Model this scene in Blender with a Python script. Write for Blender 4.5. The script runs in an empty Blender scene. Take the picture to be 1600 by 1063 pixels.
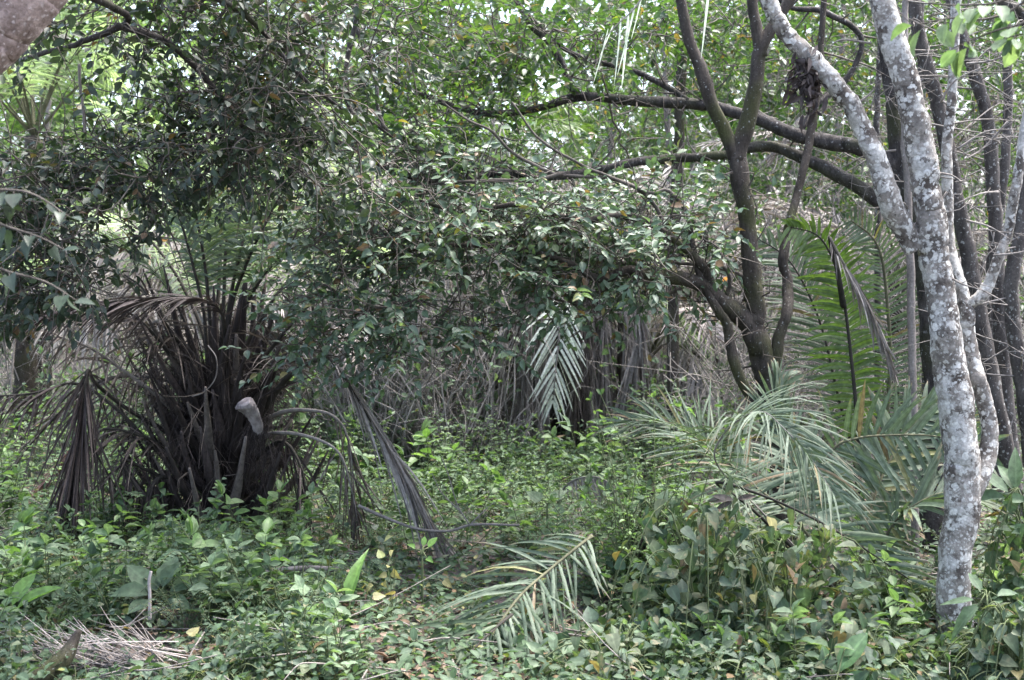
import bpy, math, random
import numpy as np
from mathutils import Vector

R = math.radians
rng = np.random.default_rng(11)
random.seed(11)
scene = bpy.context.scene
COL = scene.collection

# ------------------------------------------------------------------ camera, sky, sun, exposure
F = 2000.0                     # focal length in pixels of the 1600 px wide photograph
CAM = np.array([0.0, 0.0, 1.6])
PITCH = math.atan(101.5 / F)
cam_d = bpy.data.cameras.new("camera")
cam_d.sensor_width = 36.0
cam_d.lens = 36.0 * F / 1600.0
cam_d.clip_start = 0.05
cam_d.clip_end = 2000.0
cam = bpy.data.objects.new("camera", cam_d)
COL.objects.link(cam)
cam.location = CAM
cam.rotation_euler = (R(90) - PITCH, 0, 0)
scene.camera = cam
cam_d.dof.use_dof = True
cam_d.dof.focus_distance = 6.2
cam_d.dof.aperture_fstop = 4.0

SUN_EL, SUN_AZ = 66.0, 60.0    # azimuth measured from +Y towards +X: the sky is brightest behind the trees
world = bpy.data.worlds.new("World")
scene.world = world
world.use_nodes = True
wn = world.node_tree
sky = wn.nodes.new("ShaderNodeTexSky")
sky.sky_type = 'NISHITA'
sky.sun_disc = False
sky.sun_elevation = R(SUN_EL)
sky.sun_rotation = R(SUN_AZ)
sky.air_density = 0.8
sky.dust_density = 4.0
sky.ozone_density = 0.6
bgn = wn.nodes["Background"]
bgn.inputs["Strength"].default_value = 0.095
ovc = wn.nodes.new("ShaderNodeHueSaturation")      # overcast: the cloud layer takes most of the blue out of the sky
ovc.inputs["Saturation"].default_value = 0.85
wn.links.new(sky.outputs[0], ovc.inputs["Color"])
wn.links.new(ovc.outputs[0], bgn.inputs["Color"])

sd = bpy.data.lights.new("sun", 'SUN')
sd.energy = 1.2
sd.angle = R(28)
sd.color = (1.0, 0.98, 0.95)
sun = bpy.data.objects.new("sun", sd)
COL.objects.link(sun)
sv = Vector((math.sin(R(SUN_AZ)) * math.cos(R(SUN_EL)), math.cos(R(SUN_AZ)) * math.cos(R(SUN_EL)), math.sin(R(SUN_EL))))
sun.rotation_euler = sv.to_track_quat('Z', 'Y').to_euler()
sun.location = sv * 50

scene.view_settings.view_transform = 'Standard'
scene.view_settings.look = 'None'
scene.view_settings.exposure = 3.4
scene.view_settings.gamma = 1.0
scene.cycles.max_bounces = 7
scene.cycles.diffuse_bounces = 4
scene.cycles.transmission_bounces = 4
scene.cycles.glossy_bounces = 2

# ------------------------------------------------------------------ helpers
CP, SP = math.cos(PITCH), math.sin(PITCH)


def P(px, py, d):
    """the world point at ground distance d (metres along +Y) seen at photograph pixel px, py"""
    a, b = (px - 800.0) / F, -(py - 531.5) / F
    dirv = np.array([a, CP + b * SP, -SP + b * CP])
    return CAM + dirv * (d / dirv[1])


def gz(x, y):
    x = np.asarray(x, float); y = np.asarray(y, float)
    return 0.05 * np.sin(x * 0.9 + 0.4) * np.cos(y * 0.7) + 0.03 * np.sin(x * 2.3 + y * 1.7)


def G(px, py):
    """ground point under a photograph pixel"""
    a, b = (px - 800.0) / F, -(py - 531.5) / F
    dirv = np.array([a, CP + b * SP, -SP + b * CP])
    q = CAM + dirv * (-CAM[2] / dirv[2])
    q[2] = gz(q[0], q[1])
    return q


def nrm(a):
    a = np.asarray(a, float)
    return a / np.maximum(np.linalg.norm(a, axis=-1, keepdims=True), 1e-9)


def smooth(pts, n):
    p = np.asarray(pts, float)
    m = len(p)
    if m < 3:
        t = np.linspace(0, 1, n)[:, None]
        return p[0] * (1 - t) + p[-1] * t
    e = np.vstack([2 * p[0] - p[1], p, 2 * p[-1] - p[-2]])
    u = np.linspace(0, m - 1 - 1e-6, n)
    i = u.astype(int); t = (u - i)[:, None]
    a, b, c, d = e[i], e[i + 1], e[i + 2], e[i + 3]
    return 0.5 * (2 * b + (c - a) * t + (2 * a - 5 * b + 4 * c - d) * t ** 2 + (3 * b - 3 * c + d - a) * t ** 3)


class MB:
    def __init__(self):
        self.v, self.f, self.m, self.uv, self.n = [], [], [], [], 0

    def add(self, verts, faces, mat=0, uv=None):
        verts = np.asarray(verts, np.float32).reshape(-1, 3)
        faces = np.asarray(faces, np.int64)
        self.v.append(verts); self.f.append(faces + self.n)
        self.m.append(np.full(len(faces), mat, np.int32))
        self.uv.append(np.zeros((len(verts), 2), np.float32) if uv is None else np.asarray(uv, np.float32).reshape(-1, 2))
        self.n += len(verts)

    def build(self, name, mats, parent=None, org=(0, 0, 0), smooth_shade=True):
        if not isinstance(mats, (list, tuple)):
            mats = [mats]
        org = np.asarray(org, np.float32)
        me = bpy.data.meshes.new(name)
        v = np.concatenate(self.v) - org
        uv = np.concatenate(self.uv)
        loops = np.concatenate([f.ravel() for f in self.f]).astype(np.int32)
        sizes = np.concatenate([np.full(len(f), f.shape[1], np.int32) for f in self.f])
        me.vertices.add(len(v)); me.vertices.foreach_set("co", v.astype(np.float32).ravel())
        me.loops.add(len(loops)); me.loops.foreach_set("vertex_index", loops)
        me.polygons.add(len(sizes))
        me.polygons.foreach_set("loop_start", (np.cumsum(sizes) - sizes).astype(np.int32))
        me.polygons.foreach_set("material_index", np.concatenate(self.m))
        me.polygons.foreach_set("use_smooth", np.full(len(sizes), bool(smooth_shade)))
        lay = me.uv_layers.new(name="UVMap")
        lay.data.foreach_set("uv", uv[loops].ravel())
        me.update(calc_edges=True)
        for m in mats:
            me.materials.append(m)
        o = bpy.data.objects.new(name, me)
        COL.objects.link(o)
        if parent is not None:
            o.parent = parent
        else:
            o.location = Vector(org.tolist())
        return o


def tag(o, label=None, cat=None, group=None, kind=None):
    if label: o["label"] = label
    if cat: o["category"] = cat
    if group: o["group"] = group
    if kind: o["kind"] = kind
    return o


def thing(name, label, cat, loc, group=None):
    o = bpy.data.objects.new(name, None)
    o.empty_display_size = 0.1
    COL.objects.link(o)
    o.location = Vector(np.asarray(loc, float).tolist())
    return tag(o, label, cat, group)


def copy_tree(o, parent=None):
    c = o.copy()
    COL.objects.link(c)
    if parent is not None:
        c.parent = parent
    for ch in list(o.children):
        copy_tree(ch, c)
    return c


def tube(mb, pts, radii, k=8, mat=0, rough=0.0, flat=1.0, cap=True):
    pts = np.asarray(pts, float); n = len(pts)
    radii = np.broadcast_to(np.asarray(radii, float), (n,)) if np.ndim(radii) == 0 or len(radii) == n else np.interp(np.linspace(0, 1, n), np.linspace(0, 1, len(radii)), radii)
    T = nrm(np.gradient(pts, axis=0))
    u = np.cross(T[0], [0.31, 0.17, 0.93]); u /= np.linalg.norm(u) + 1e-9
    U = np.zeros((n, 3))
    for i in range(n):
        u = u - T[i] * np.dot(u, T[i]); u /= np.linalg.norm(u) + 1e-9
        U[i] = u
    V = np.cross(T, U)
    a = np.linspace(0, 2 * math.pi, k, endpoint=False)
    rr = np.repeat(radii[:, None], k, 1)
    if rough > 0:
        s = np.linspace(0, np.linalg.norm(np.diff(pts, axis=0), axis=1).sum(), n)[:, None]
        ph = rng.random(6) * 6.28
        rr = rr * (1 + rough * (0.5 * np.sin(3 * a + s * 5 + ph[0]) * np.sin(s * 7 + ph[1]) + 0.4 * np.sin(2 * a - s * 11 + ph[2]) + 0.35 * np.sin(s * 23 + ph[3] + 2 * np.cos(a)) + 0.3 * rng.normal(size=(n, k)) * 0.6))
    vv = pts[:, None, :] + rr[:, :, None] * (np.cos(a)[None, :, None] * U[:, None, :] + flat * np.sin(a)[None, :, None] * V[:, None, :])
    idx = np.arange(n * k).reshape(n, k)
    f = np.stack([idx[:-1], np.roll(idx, -1, 1)[:-1], np.roll(idx, -1, 1)[1:], idx[1:]], -1).reshape(-1, 4)
    mb.add(vv.reshape(-1, 3), f, mat)
    if cap:
        nb = mb.n - n * k
        mb.f.append(np.array([np.arange(k)[::-1] + nb])); mb.m.append(np.array([mat], np.int32))
        mb.f.append(np.array([np.arange(k) + nb + (n - 1) * k])); mb.m.append(np.array([mat], np.int32))


# leaf shapes: rows along the length, three columns across (left edge, midrib, right edge)
def template(ts, ws, fold=0.25, curl=0.15):
    ts = np.array(ts, float); ws = np.array(ws, float) * 0.5
    v, uv = [], []
    for t, w in zip(ts, ws):
        for s in (-1, 0, 1):
            v.append((t, s * w, abs(s) * w * fold, -curl * t * t))
            uv.append((t, 0.5 + 0.5 * s))
    f = []
    for i in range(len(ts) - 1):
        for j in (0, 1):
            a = i * 3 + j
            f.append((a, a + 1, a + 4, a + 3))
    return np.array(v), np.array(f), np.array(uv)


T_OVATE = template([0, .05, .2, .45, .72, .9, 1], [.02, .16, .7, 1, .72, .3, .02], .25, .18)
T_ELLIP = template([0, .06, .25, .5, .75, .92, 1], [.02, .2, .8, 1, .8, .35, .03], .3, .12)
T_HEART = template([0, .02, .12, .32, .6, .85, 1], [.1, .75, 1.0, 1.0, .68, .25, .02], .18, .2)
T_LANCE = template([0, .1, .3, .6, .85, 1], [.05, .5, 1, .8, .35, .02], .3, .3)
T_SMALL = template([0, .3, .65, 1], [.1, .9, .9, .1], .2, .1)
T_STRAP = template([0, .1, .5, .85, 1], [.4, 1, .9, .5, .05], .3, .04)
T_BLADE = template([0, .2, .45, .7, .88, 1], [.6, 1, .95, .7, .4, .03], .3, .55)


def leaves(mb, pos, d, up, length, wr, T=T_OVATE, mat=0):
    pos = np.asarray(pos, float).reshape(-1, 3)
    if len(pos) == 0: return
    X = nrm(d); Z = np.asarray(up, float)
    Z = nrm(Z - X * (X * Z).sum(-1, keepdims=True))
    Y = np.cross(Z, X)
    L = np.broadcast_to(np.asarray(length, float), (len(pos),))
    W = np.broadcast_to(np.asarray(wr, float), (len(pos),))
    tv, tf, tuv = T
    cz = rng.uniform(0.3, 1.8, len(pos))           # every leaf curls differently
    v = pos[:, None, :] + L[:, None, None] * (tv[None, :, 0, None] * X[:, None] + W[:, None, None] * tv[None, :, 1, None] * Y[:, None] + (cz[:, None] * (tv[None, :, 2] * W[:, None] * 1.6 + tv[None, :, 3]))[:, :, None] * Z[:, None])
    f = tf[None] + (np.arange(len(pos)) * len(tv))[:, None, None]
    mb.add(v.reshape(-1, 3), f.reshape(-1, 4), mat, np.tile(tuv, (len(pos), 1)))


class Acc:
    """collects leaves and then places them all at once"""
    def __init__(self): self.p, self.d, self.u, self.l, self.w = [], [], [], [], []
    def add(self, p, d, u, l, w): self.p.append(p); self.d.append(d); self.u.append(u); self.l.append(l); self.w.append(w)
    def place(self, mb, T=T_OVATE, mat=0):
        if self.p: leaves(mb, np.array(self.p), np.array(self.d), np.array(self.u), np.array(self.l), np.array(self.w), T, mat)


def rn(s=1.0): return rng.normal(size=3) * s


def twig(acc, wood, start, direction, length, n, ll, wr=0.5, droop=0.25, r=0.003, upj=0.5, face=0.0):
    d = nrm(direction); side = nrm(np.cross(d, [0, 0, 1.0]) + 1e-6)
    pts = [start]; q = np.array(start, float)
    for i in range(5):
        d = nrm(d + rn(0.13) + np.array([0, 0, -droop * 0.25]))
        q = q + d * length / 5; pts.append(q)
    pts = np.array(pts)
    if wood is not None: tube(wood, pts, np.linspace(r, r * 0.35, 6), 3, cap=False)
    for i in range(n):
        t = (i + 0.5 + rng.uniform(-.3, .3)) / n
        k = min(int(t * 5), 4); p = pts[k] + (pts[k + 1] - pts[k]) * (t * 5 - k)
        tg = nrm(pts[k + 1] - pts[k])
        s = 1 if i % 2 else -1
        ld = tg * rng.uniform(.3, .8) + side * s * rng.uniform(.6, 1.1) + np.array([0, 0, -rng.uniform(0, 2 * droop)]) + rn(.22)
        acc.add(p, ld, np.array([0, -face, 1.0]) + rn(upj), ll * (rng.uniform(.45, 1.25) if rng.random() < .8 else rng.uniform(.3, .6)), wr * rng.uniform(.75, 1.2))
    acc.add(pts[-1], d + rn(.2), np.array([0, 0, 1.0]) + rn(upj), ll * rng.uniform(.7, 1.1), wr)


def attach(wood, nodes, targets, r0=0.004, rgain=0.005, wob=0.1, sag=0.0, bare=0.0):
    """joins every target to the nearest point of the growing skeleton; returns directions at the targets"""
    nodes = np.array(nodes, float)
    d0 = np.array([np.min(np.linalg.norm(nodes - t, axis=1)) for t in targets])
    out = [None] * len(targets)
    for i in np.argsort(d0):
        t = targets[i]
        dd = np.linalg.norm(nodes - t, axis=1)
        a = nodes[np.argmin(dd)]; L = dd.min()
        n = max(4, int(L / 0.09) + 2)
        s = np.linspace(0, 1, n)[:, None]
        c1 = a + (t - a) * 0.35 + rn(wob * L) ; c2 = a + (t - a) * 0.7 + rn(wob * L * .8) + np.array([0, 0, -sag * L])
        pts = (1 - s) ** 3 * a + 3 * (1 - s) ** 2 * s * c1 + 3 * (1 - s) * s ** 2 * c2 + s ** 3 * t
        pts[1:-1] += rng.normal(size=(n - 2, 3)) * 0.008
        rb = r0 + rgain * min(L, 1.5)
        tube(wood, pts, np.linspace(rb, max(r0 * .7, rb * .45), n), 5, cap=False)
        nodes = np.vstack([nodes, pts[2:]])
        if bare and rng.random() < bare:
            q = pts[rng.integers(1, n)]; v = nrm(pts[-1] - pts[0] + rn(.5 * L)); l_ = rng.uniform(.2, .55)
            tube(wood, smooth([q, q + v * l_ * .5 + rn(.04), q + v * l_ + rn(.07)], 8), [.0036, .0026, .0012], 4, cap=False)
        out[i] = nrm(pts[-1] - pts[-2])
    return out


def blob_targets(blobs, k=1.0, clump=5):
    """twig starts in flattened clumps spread through the given volumes, so that gaps stay open between the sprays"""
    T = []
    for (px, py, d, rx, ry, rd, n) in blobs:
        n = int(n * k); nc = max(2, int(n / clump + .5))
        for c in range(nc):
            v = nrm(rn()) * rng.uniform(0.15, 1) ** (1 / 2.2)
            cx_, cy_, cd_ = px + rx * v[0], py + ry * v[1], d + rd * v[2]
            for _ in range(n // nc):
                q = rn()
                T.append(P(cx_ + 26 * q[0], cy_ + 10 * q[1], cd_ + .12 * q[2]))
    return np.array(T)


# ------------------------------------------------------------------ materials
def nt(name):
    m = bpy.data.materials.new(name); m.use_nodes = True
    t = m.node_tree
    for n in list(t.nodes): t.nodes.remove(n)
    return m, t, (lambda k: t.nodes.new(k)), t.links.new


def ramp(t, N, stops, interp='LINEAR'):
    r = N("ShaderNodeValToRGB"); r.color_ramp.interpolation = interp
    e = r.color_ramp.elements
    while len(e) < len(stops): e.new(0.5)
    for el, (p, c) in zip(e, stops):
        el.position = p; el.color = (*c, 1)
    return r


def leaf_mat(name, cols, transl=0.35, rough=0.45, spec=0.4, glow=(1.5, 1.7, 0.7), vein=0.35, blot=None, old=None, tip=None):
    m, t, N, L = nt(name)
    out = N("ShaderNodeOutputMaterial")
    geo = N("ShaderNodeNewGeometry")
    k = len(cols)
    r = ramp(t, N, [(i / max(k - 1, 1) * (.94 if old else 1), c) for i, c in enumerate(cols)] + ([(.955, old[0]), (.975, old[1])] if old else []))
    L(geo.outputs["Random Per Island"], r.inputs[0])
    tc = N("ShaderNodeTexCoord")
    noi = N("ShaderNodeTexNoise"); noi.inputs["Scale"].default_value = 45; noi.inputs["Detail"].default_value = 3
    L(tc.outputs["Object"], noi.inputs["Vector"])
    hs = N("ShaderNodeHueSaturation")
    mr = N("ShaderNodeMapRange"); mr.inputs[1].default_value = .3; mr.inputs[2].default_value = .7; mr.inputs[3].default_value = .7; mr.inputs[4].default_value = 1.3
    L(noi.outputs[0], mr.inputs[0]); L(mr.outputs[0], hs.inputs["Value"]); L(r.outputs[0], hs.inputs["Color"])
    col = hs.outputs[0]
    # paler midrib and side veins from the leaf's own coordinates
    uvn = N("ShaderNodeUVMap"); uvn.uv_map = "UVMap"
    sp = N("ShaderNodeSeparateXYZ"); L(uvn.outputs[0], sp.inputs[0])
    ab = N("ShaderNodeMath"); ab.operation = 'SUBTRACT'; ab.inputs[1].default_value = .5; L(sp.outputs[1], ab.inputs[0])
    ab2 = N("ShaderNodeMath"); ab2.operation = 'ABSOLUTE'; L(ab.outputs[0], ab2.inputs[0])
    mv = N("ShaderNodeMapRange"); mv.inputs[1].default_value = .03; mv.inputs[2].default_value = .1; mv.inputs[3].default_value = vein; mv.inputs[4].default_value = 0
    L(ab2.outputs[0], mv.inputs[0])
    mx = N("ShaderNodeMix"); mx.data_type = 'RGBA'
    L(mv.outputs[0], mx.inputs[0]); L(col, mx.inputs[6])
    br = N("ShaderNodeMixRGB"); br.blend_type = 'MULTIPLY'; br.inputs[0].default_value = 1; br.inputs[2].default_value = (1.9, 1.8, 1.9, 1)
    L(col, br.inputs[1]); L(br.outputs[0], mx.inputs[7])
    col = mx.outputs[2]
    if blot:
        n2 = N("ShaderNodeTexNoise"); n2.inputs["Scale"].default_value = 22; n2.inputs["Detail"].default_value = 4
        L(tc.outputs["Object"], n2.inputs["Vector"])
        m2 = N("ShaderNodeMapRange"); m2.inputs[1].default_value = .6; m2.inputs[2].default_value = .66; L(n2.outputs[0], m2.inputs[0])
        mb_ = N("ShaderNodeMix"); mb_.data_type = 'RGBA'; mb_.inputs[7].default_value = (*blot, 1)
        L(m2.outputs[0], mb_.inputs[0]); L(col, mb_.inputs[6]); col = mb_.outputs[2]
    if tip:
        ta = N("ShaderNodeMath"); ta.operation = 'MULTIPLY_ADD'; ta.inputs[1].default_value = 1.0; L(sp.outputs[0], ta.inputs[0])
        rs_ = N("ShaderNodeMath"); rs_.operation = 'MULTIPLY_ADD'; rs_.inputs[1].default_value = .5; rs_.inputs[2].default_value = -.42; L(noi.outputs[0], rs_.inputs[0]); L(rs_.outputs[0], ta.inputs[2])
        tm = N("ShaderNodeMapRange"); tm.inputs[1].default_value = .62; tm.inputs[2].default_value = .8; L(ta.outputs[0], tm.inputs[0])
        tx = N("ShaderNodeMix"); tx.data_type = 'RGBA'; tx.inputs[7].default_value = (*tip, 1); L(tm.outputs[0], tx.inputs[0]); L(col, tx.inputs[6]); col = tx.outputs[2]
    p = N("ShaderNodeBsdfPrincipled"); p.inputs["Roughness"].default_value = rough
    p.inputs["Specular IOR Level"].default_value = spec
    L(col, p.inputs["Base Color"])
    tr = N("ShaderNodeBsdfTranslucent")
    mg = N("ShaderNodeMixRGB"); mg.blend_type = 'MULTIPLY'; mg.inputs[0].default_value = 1; mg.inputs[2].default_value = (*glow, 1)
    L(col, mg.inputs[1]); L(mg.outputs[0], tr.inputs["Color"])
    ms = N("ShaderNodeMixShader"); ms.inputs[0].default_value = transl
    L(p.outputs[0], ms.inputs[1]); L(tr.outputs[0], ms.inputs[2]); L(ms.outputs[0], out.inputs["Surface"])
    return m


def bark_mat(name, dark, light, moss=None, lichen=0.0, scale=14, stretch=3.0, bump=0.5, lich_col=(.5, .52, .5)):
    m, t, N, L = nt(name)
    out = N("ShaderNodeOutputMaterial"); tc = N("ShaderNodeTexCoord")
    mp = N("ShaderNodeMapping"); mp.inputs["Scale"].default_value = (1, 1, 1 / stretch); L(tc.outputs["Object"], mp.inputs[0])
    n1 = N("ShaderNodeTexNoise"); n1.inputs["Scale"].default_value = scale; n1.inputs["Detail"].default_value = 7; n1.inputs["Roughness"].default_value = .65
    L(mp.outputs[0], n1.inputs["Vector"])
    r = ramp(t, N, [(.36, dark), (.64, light)] if lichen > .7 else [(.32, dark), (.68, light)]); L(n1.outputs[0], r.inputs[0])
    col = r.outputs[0]
    hgt = n1.outputs[0]
    if moss:
        n2 = N("ShaderNodeTexNoise"); n2.inputs["Scale"].default_value = 3.0; n2.inputs["Detail"].default_value = 5; L(tc.outputs["Object"], n2.inputs["Vector"])
        mm = N("ShaderNodeMapRange"); mm.inputs[1].default_value = .5; mm.inputs[2].default_value = .68; mm.inputs[4].default_value = .85; L(n2.outputs[0], mm.inputs[0])
        mx = N("ShaderNodeMix"); mx.data_type = 'RGBA'; mx.inputs[7].default_value = (*moss, 1); L(mm.outputs[0], mx.inputs[0]); L(col, mx.inputs[6]); col = mx.outputs[2]
    if lichen > .7:
        for (sc, lo, hi, lc, off) in ((5.5, .53, .57, tuple(c * .85 for c in lich_col), 0), (7.5, .56, .60, tuple(c * .9 for c in dark), 7.3), (16, .57, .62, lich_col, 3.1), (22, .60, .63, dark, 11.7)):
            mo = N("ShaderNodeMapping"); mo.inputs["Location"].default_value = (off, off, off); L(tc.outputs["Object"], mo.inputs[0])
            nn = N("ShaderNodeTexNoise"); nn.inputs["Scale"].default_value = sc; nn.inputs["Detail"].default_value = 8; nn.inputs["Roughness"].default_value = .62; L(mo.outputs[0], nn.inputs["Vector"])
            mm = N("ShaderNodeMapRange"); mm.inputs[1].default_value = lo; mm.inputs[2].default_value = hi; mm.inputs[4].default_value = .8; L(nn.outputs[0], mm.inputs[0])
            mx = N("ShaderNodeMix"); mx.data_type = 'RGBA'; mx.inputs[7].default_value = (*lc, 1); L(mm.outputs[0], mx.inputs[0]); L(col, mx.inputs[6]); col = mx.outputs[2]
    if lichen > 0:
        warp = N("ShaderNodeTexNoise"); warp.inputs["Scale"].default_value = 30; warp.inputs["Detail"].default_value = 3
        L(tc.outputs["Object"], warp.inputs["Vector"])
        wa = N("ShaderNodeMix"); wa.data_type = 'RGBA'; wa.blend_type = 'LINEAR_LIGHT'; wa.inputs[0].default_value = .022
        L(tc.outputs["Object"], wa.inputs[6]); L(warp.outputs["Color"], wa.inputs[7])
        for (sc, th, amt, lc) in ((15, .26, lichen, tuple(c * .85 for c in lich_col)), (29, .36, lichen, tuple(min(c * 1.25, .82) for c in lich_col)), (55, .42, lichen, lich_col)):
            vo = N("ShaderNodeTexVoronoi"); vo.inputs["Scale"].default_value = sc; vo.inputs["Randomness"].default_value = 1
            L(wa.outputs[2], vo.inputs["Vector"])
            sx = N("ShaderNodeSeparateColor"); L(vo.outputs["Color"], sx.inputs[0])
            thr = N("ShaderNodeMath"); thr.operation = 'MULTIPLY'; thr.inputs[1].default_value = th * 1.7 * amt; L(sx.outputs[0], thr.inputs[0])
            sb = N("ShaderNodeMath"); sb.operation = 'SUBTRACT'; L(thr.outputs[0], sb.inputs[0]); L(vo.outputs["Distance"], sb.inputs[1])
            mm = N("ShaderNodeMapRange"); mm.inputs[1].default_value = 0; mm.inputs[2].default_value = .09; mm.inputs[4].default_value = .85; L(sb.outputs[0], mm.inputs[0])
            mx = N("ShaderNodeMix"); mx.data_type = 'RGBA'; mx.inputs[7].default_value = (*lc, 1); L(mm.outputs[0], mx.inputs[0]); L(col, mx.inputs[6]); col = mx.outputs[2]
        n4 = N("ShaderNodeTexNoise"); n4.inputs["Scale"].default_value = 90; n4.inputs["Detail"].default_value = 3; L(tc.outputs["Object"], n4.inputs["Vector"])
        m4 = N("ShaderNodeMapRange"); m4.inputs[1].default_value = .3; m4.inputs[2].default_value = .7; m4.inputs[3].default_value = .72; m4.inputs[4].default_value = 1.2; L(n4.outputs[0], m4.inputs[0])
        hs = N("ShaderNodeHueSaturation"); L(m4.outputs[0], hs.inputs["Value"]); L(col, hs.inputs["Color"]); col = hs.outputs[0]
    p = N("ShaderNodeBsdfPrincipled"); p.inputs["Roughness"].default_value = .85; p.inputs["Specular IOR Level"].default_value = .2
    L(col, p.inputs["Base Color"])
    b = N("ShaderNodeBump"); b.inputs["Strength"].default_value = bump; b.inputs["Distance"].default_value = .02; L(hgt, b.inputs["Height"]); L(b.outputs[0], p.inputs["Normal"])
    L(p.outputs[0], out.inputs["Surface"])
    return m


def fibre_mat(name, cols, transl=.12, rough=.7):
    return leaf_mat(name, cols, transl, rough, .25, (1.1, 1.05, .9), .15)


M = {}
M['leaf_grey'] = leaf_mat("grey_green_leaf", [(.042, .073, .048), (.06, .098, .066), (.08, .122, .086), (.06, .104, .05), (.105, .145, .11), (.05, .085, .05)], .26, .5, .45, old=((.15, .16, .05), (.12, .075, .04)))
M['leaf_shaded'] = leaf_mat("shade_darkened_leaf", [(.014, .025, .016), (.022, .036, .024), (.038, .054, .039), (.022, .04, .018)], .25, .5, .4, old=((.08, .09, .03), (.08, .05, .03)))  # dark greens lowered further, so the colour carries the top-left crown's shade
M['leaf_mid'] = leaf_mat("mid_green_leaf", [(.018, .038, .015), (.03, .057, .025), (.043, .074, .03), (.055, .082, .046)], .4, .45, .4, (1.6, 1.9, .6), old=((.14, .17, .04), (.12, .08, .04)))
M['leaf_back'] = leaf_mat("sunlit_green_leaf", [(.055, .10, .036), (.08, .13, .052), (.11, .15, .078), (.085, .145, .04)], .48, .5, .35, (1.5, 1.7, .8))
M['leaf_lime'] = leaf_mat("lime_green_leaf", [(.09, .18, .04), (.12, .22, .055), (.10, .2, .06)], .45, .45, .4)
M['leaf_herb'] = leaf_mat("herb_leaf", [(.036, .066, .036), (.053, .088, .047), (.075, .118, .068), (.066, .10, .062), (.046, .084, .034)], .33, .6, .25, old=((.17, .19, .06), (.13, .09, .05)))
M['leaf_fresh'] = leaf_mat("fresh_green_leaf", [(.075, .135, .05), (.10, .165, .065), (.13, .19, .09), (.085, .15, .045)], .38, .5, .35)
M['leaf_pale'] = leaf_mat("pale_herb_leaf", [(.085, .135, .08), (.115, .17, .10), (.14, .185, .12), (.085, .14, .066)], .35, .6, .25)
M['leaf_creeper'] = leaf_mat("creeper_leaf", [(.03, .054, .034), (.045, .075, .047), (.065, .095, .066), (.045, .082, .04), (.10, .118, .07), (.055, .088, .05)], .3, .58, .32, (1.5, 1.7, .7), .4, (.16, .15, .09), old=((.2, .2, .08), (.14, .10, .06)))
M['leaf_yellow'] = leaf_mat("yellowing_leaf", [(.19, .19, .08), (.24, .23, .11), (.15, .19, .07)], .35, .5, .3, (1.3, 1.2, .6))
M['leaf_big'] = leaf_mat("broad_leaf", [(.055, .11, .046), (.075, .14, .062)], .35, .42, .45, (1.5, 1.7, .7), .6)
M['palm_green'] = leaf_mat("palm_leaflet_green", [(.055, .08, .052), (.075, .105, .07), (.095, .125, .09), (.065, .095, .05)], .2, .6, .28, (1.3, 1.5, .7), .4, old=((.16, .15, .06), (.13, .10, .06)), tip=(.15, .12, .08))
M['palm_bright'] = leaf_mat("palm_leaflet_fresh", [(.055, .095, .03), (.075, .115, .04), (.06, .11, .022)], .4, .45, .4, (1.5, 1.7, .5), .4)
M['palm_pale'] = leaf_mat("palm_leaflet_pale", [(.46, .50, .43), (.56, .60, .53), (.64, .67, .61)], .35, .4, .5, (1.2, 1.3, 1.0), .3)
M['palm_back'] = leaf_mat("palm_leaflet_back", [(.14, .20, .10), (.20, .26, .15), (.26, .31, .2)], .5, .45, .4, (1.3, 1.4, .9), .3)
M['dead_brown'] = fibre_mat("dead_frond_brown", [(.045, .036, .031), (.08, .066, .058), (.13, .112, .10), (.06, .049, .043)])
M['dead_grey'] = fibre_mat("dead_frond_grey", [(.11, .10, .092), (.17, .155, .142), (.26, .24, .225), (.14, .125, .115)])
M['dead_dark'] = fibre_mat("dead_frond_dark", [(.025, .02, .019), (.045, .036, .034), (.07, .056, .054), (.035, .028, .027)])
M['dead_red'] = fibre_mat("dead_frond_reddish", [(.18, .10, .08), (.25, .15, .13), (.14, .08, .07)])
M['straw'] = fibre_mat("dry_straw", [(.25, .22, .20), (.38, .34, .32), (.13, .11, .095)])
M['litter'] = leaf_mat("litter_leaf", [(.07, .055, .04), (.13, .10, .075), (.2, .15, .11), (.10, .06, .04), (.25, .19, .15)], .15, .7, .2, (1.1, 1, .8), .2)
M['orange'] = leaf_mat("orange_dead_leaf", [(.42, .19, .05), (.5, .3, .1)], .35, .55, .3, (1.1, 1, .8), .1)
M['wood_thin'] = bark_mat("twig_bark", (.045, .038, .033), (.13, .115, .10), None, 0, 25)
M['wood_pale'] = bark_mat("pale_twig_bark", (.10, .09, .08), (.23, .21, .195), None, 0, 30)
M['bark_lichen'] = bark_mat("lichen_bark", (.055, .046, .04), (.28, .26, .235), None, .82, 7, 1.0, 1.0, (.41, .405, .38))
M['bark_spots'] = bark_mat("spotted_grey_bark", (.03, .026, .024), (.10, .09, .083), None, .55, 16, 2.5, .6, (.23, .23, .22))
M['bark_dark'] = bark_mat("dark_mossy_bark", (.018, .015, .012), (.065, .055, .047), (.04, .045, .014), .36, 18, 3, .8, (.2, .2, .19))
M['bark_black'] = bark_mat("blackish_bark", (.011, .0098, .0094), (.075, .067, .063), (.035, .04, .018), .42, 20, 2.5, 1.0, (.16, .16, .16))
M['bark_pink'] = bark_mat("pinkish_bark", (.12, .085, .072), (.36, .28, .25), None, .6, 20, 1.2, .9, (.42, .36, .34))
M['thicket'] = bark_mat("thicket_stem", (.15, .135, .12), (.38, .35, .33), None, 0, 12)
M['bark_back'] = bark_mat("background_bark", (.09, .078, .07), (.25, .225, .205), None, .3, 10, 4, .6, (.3, .29, .27))
M['boot'] = bark_mat("palm_boot", (.012, .0098, .009), (.052, .042, .039), None, 0, 20, 9, 1.0)
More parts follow.
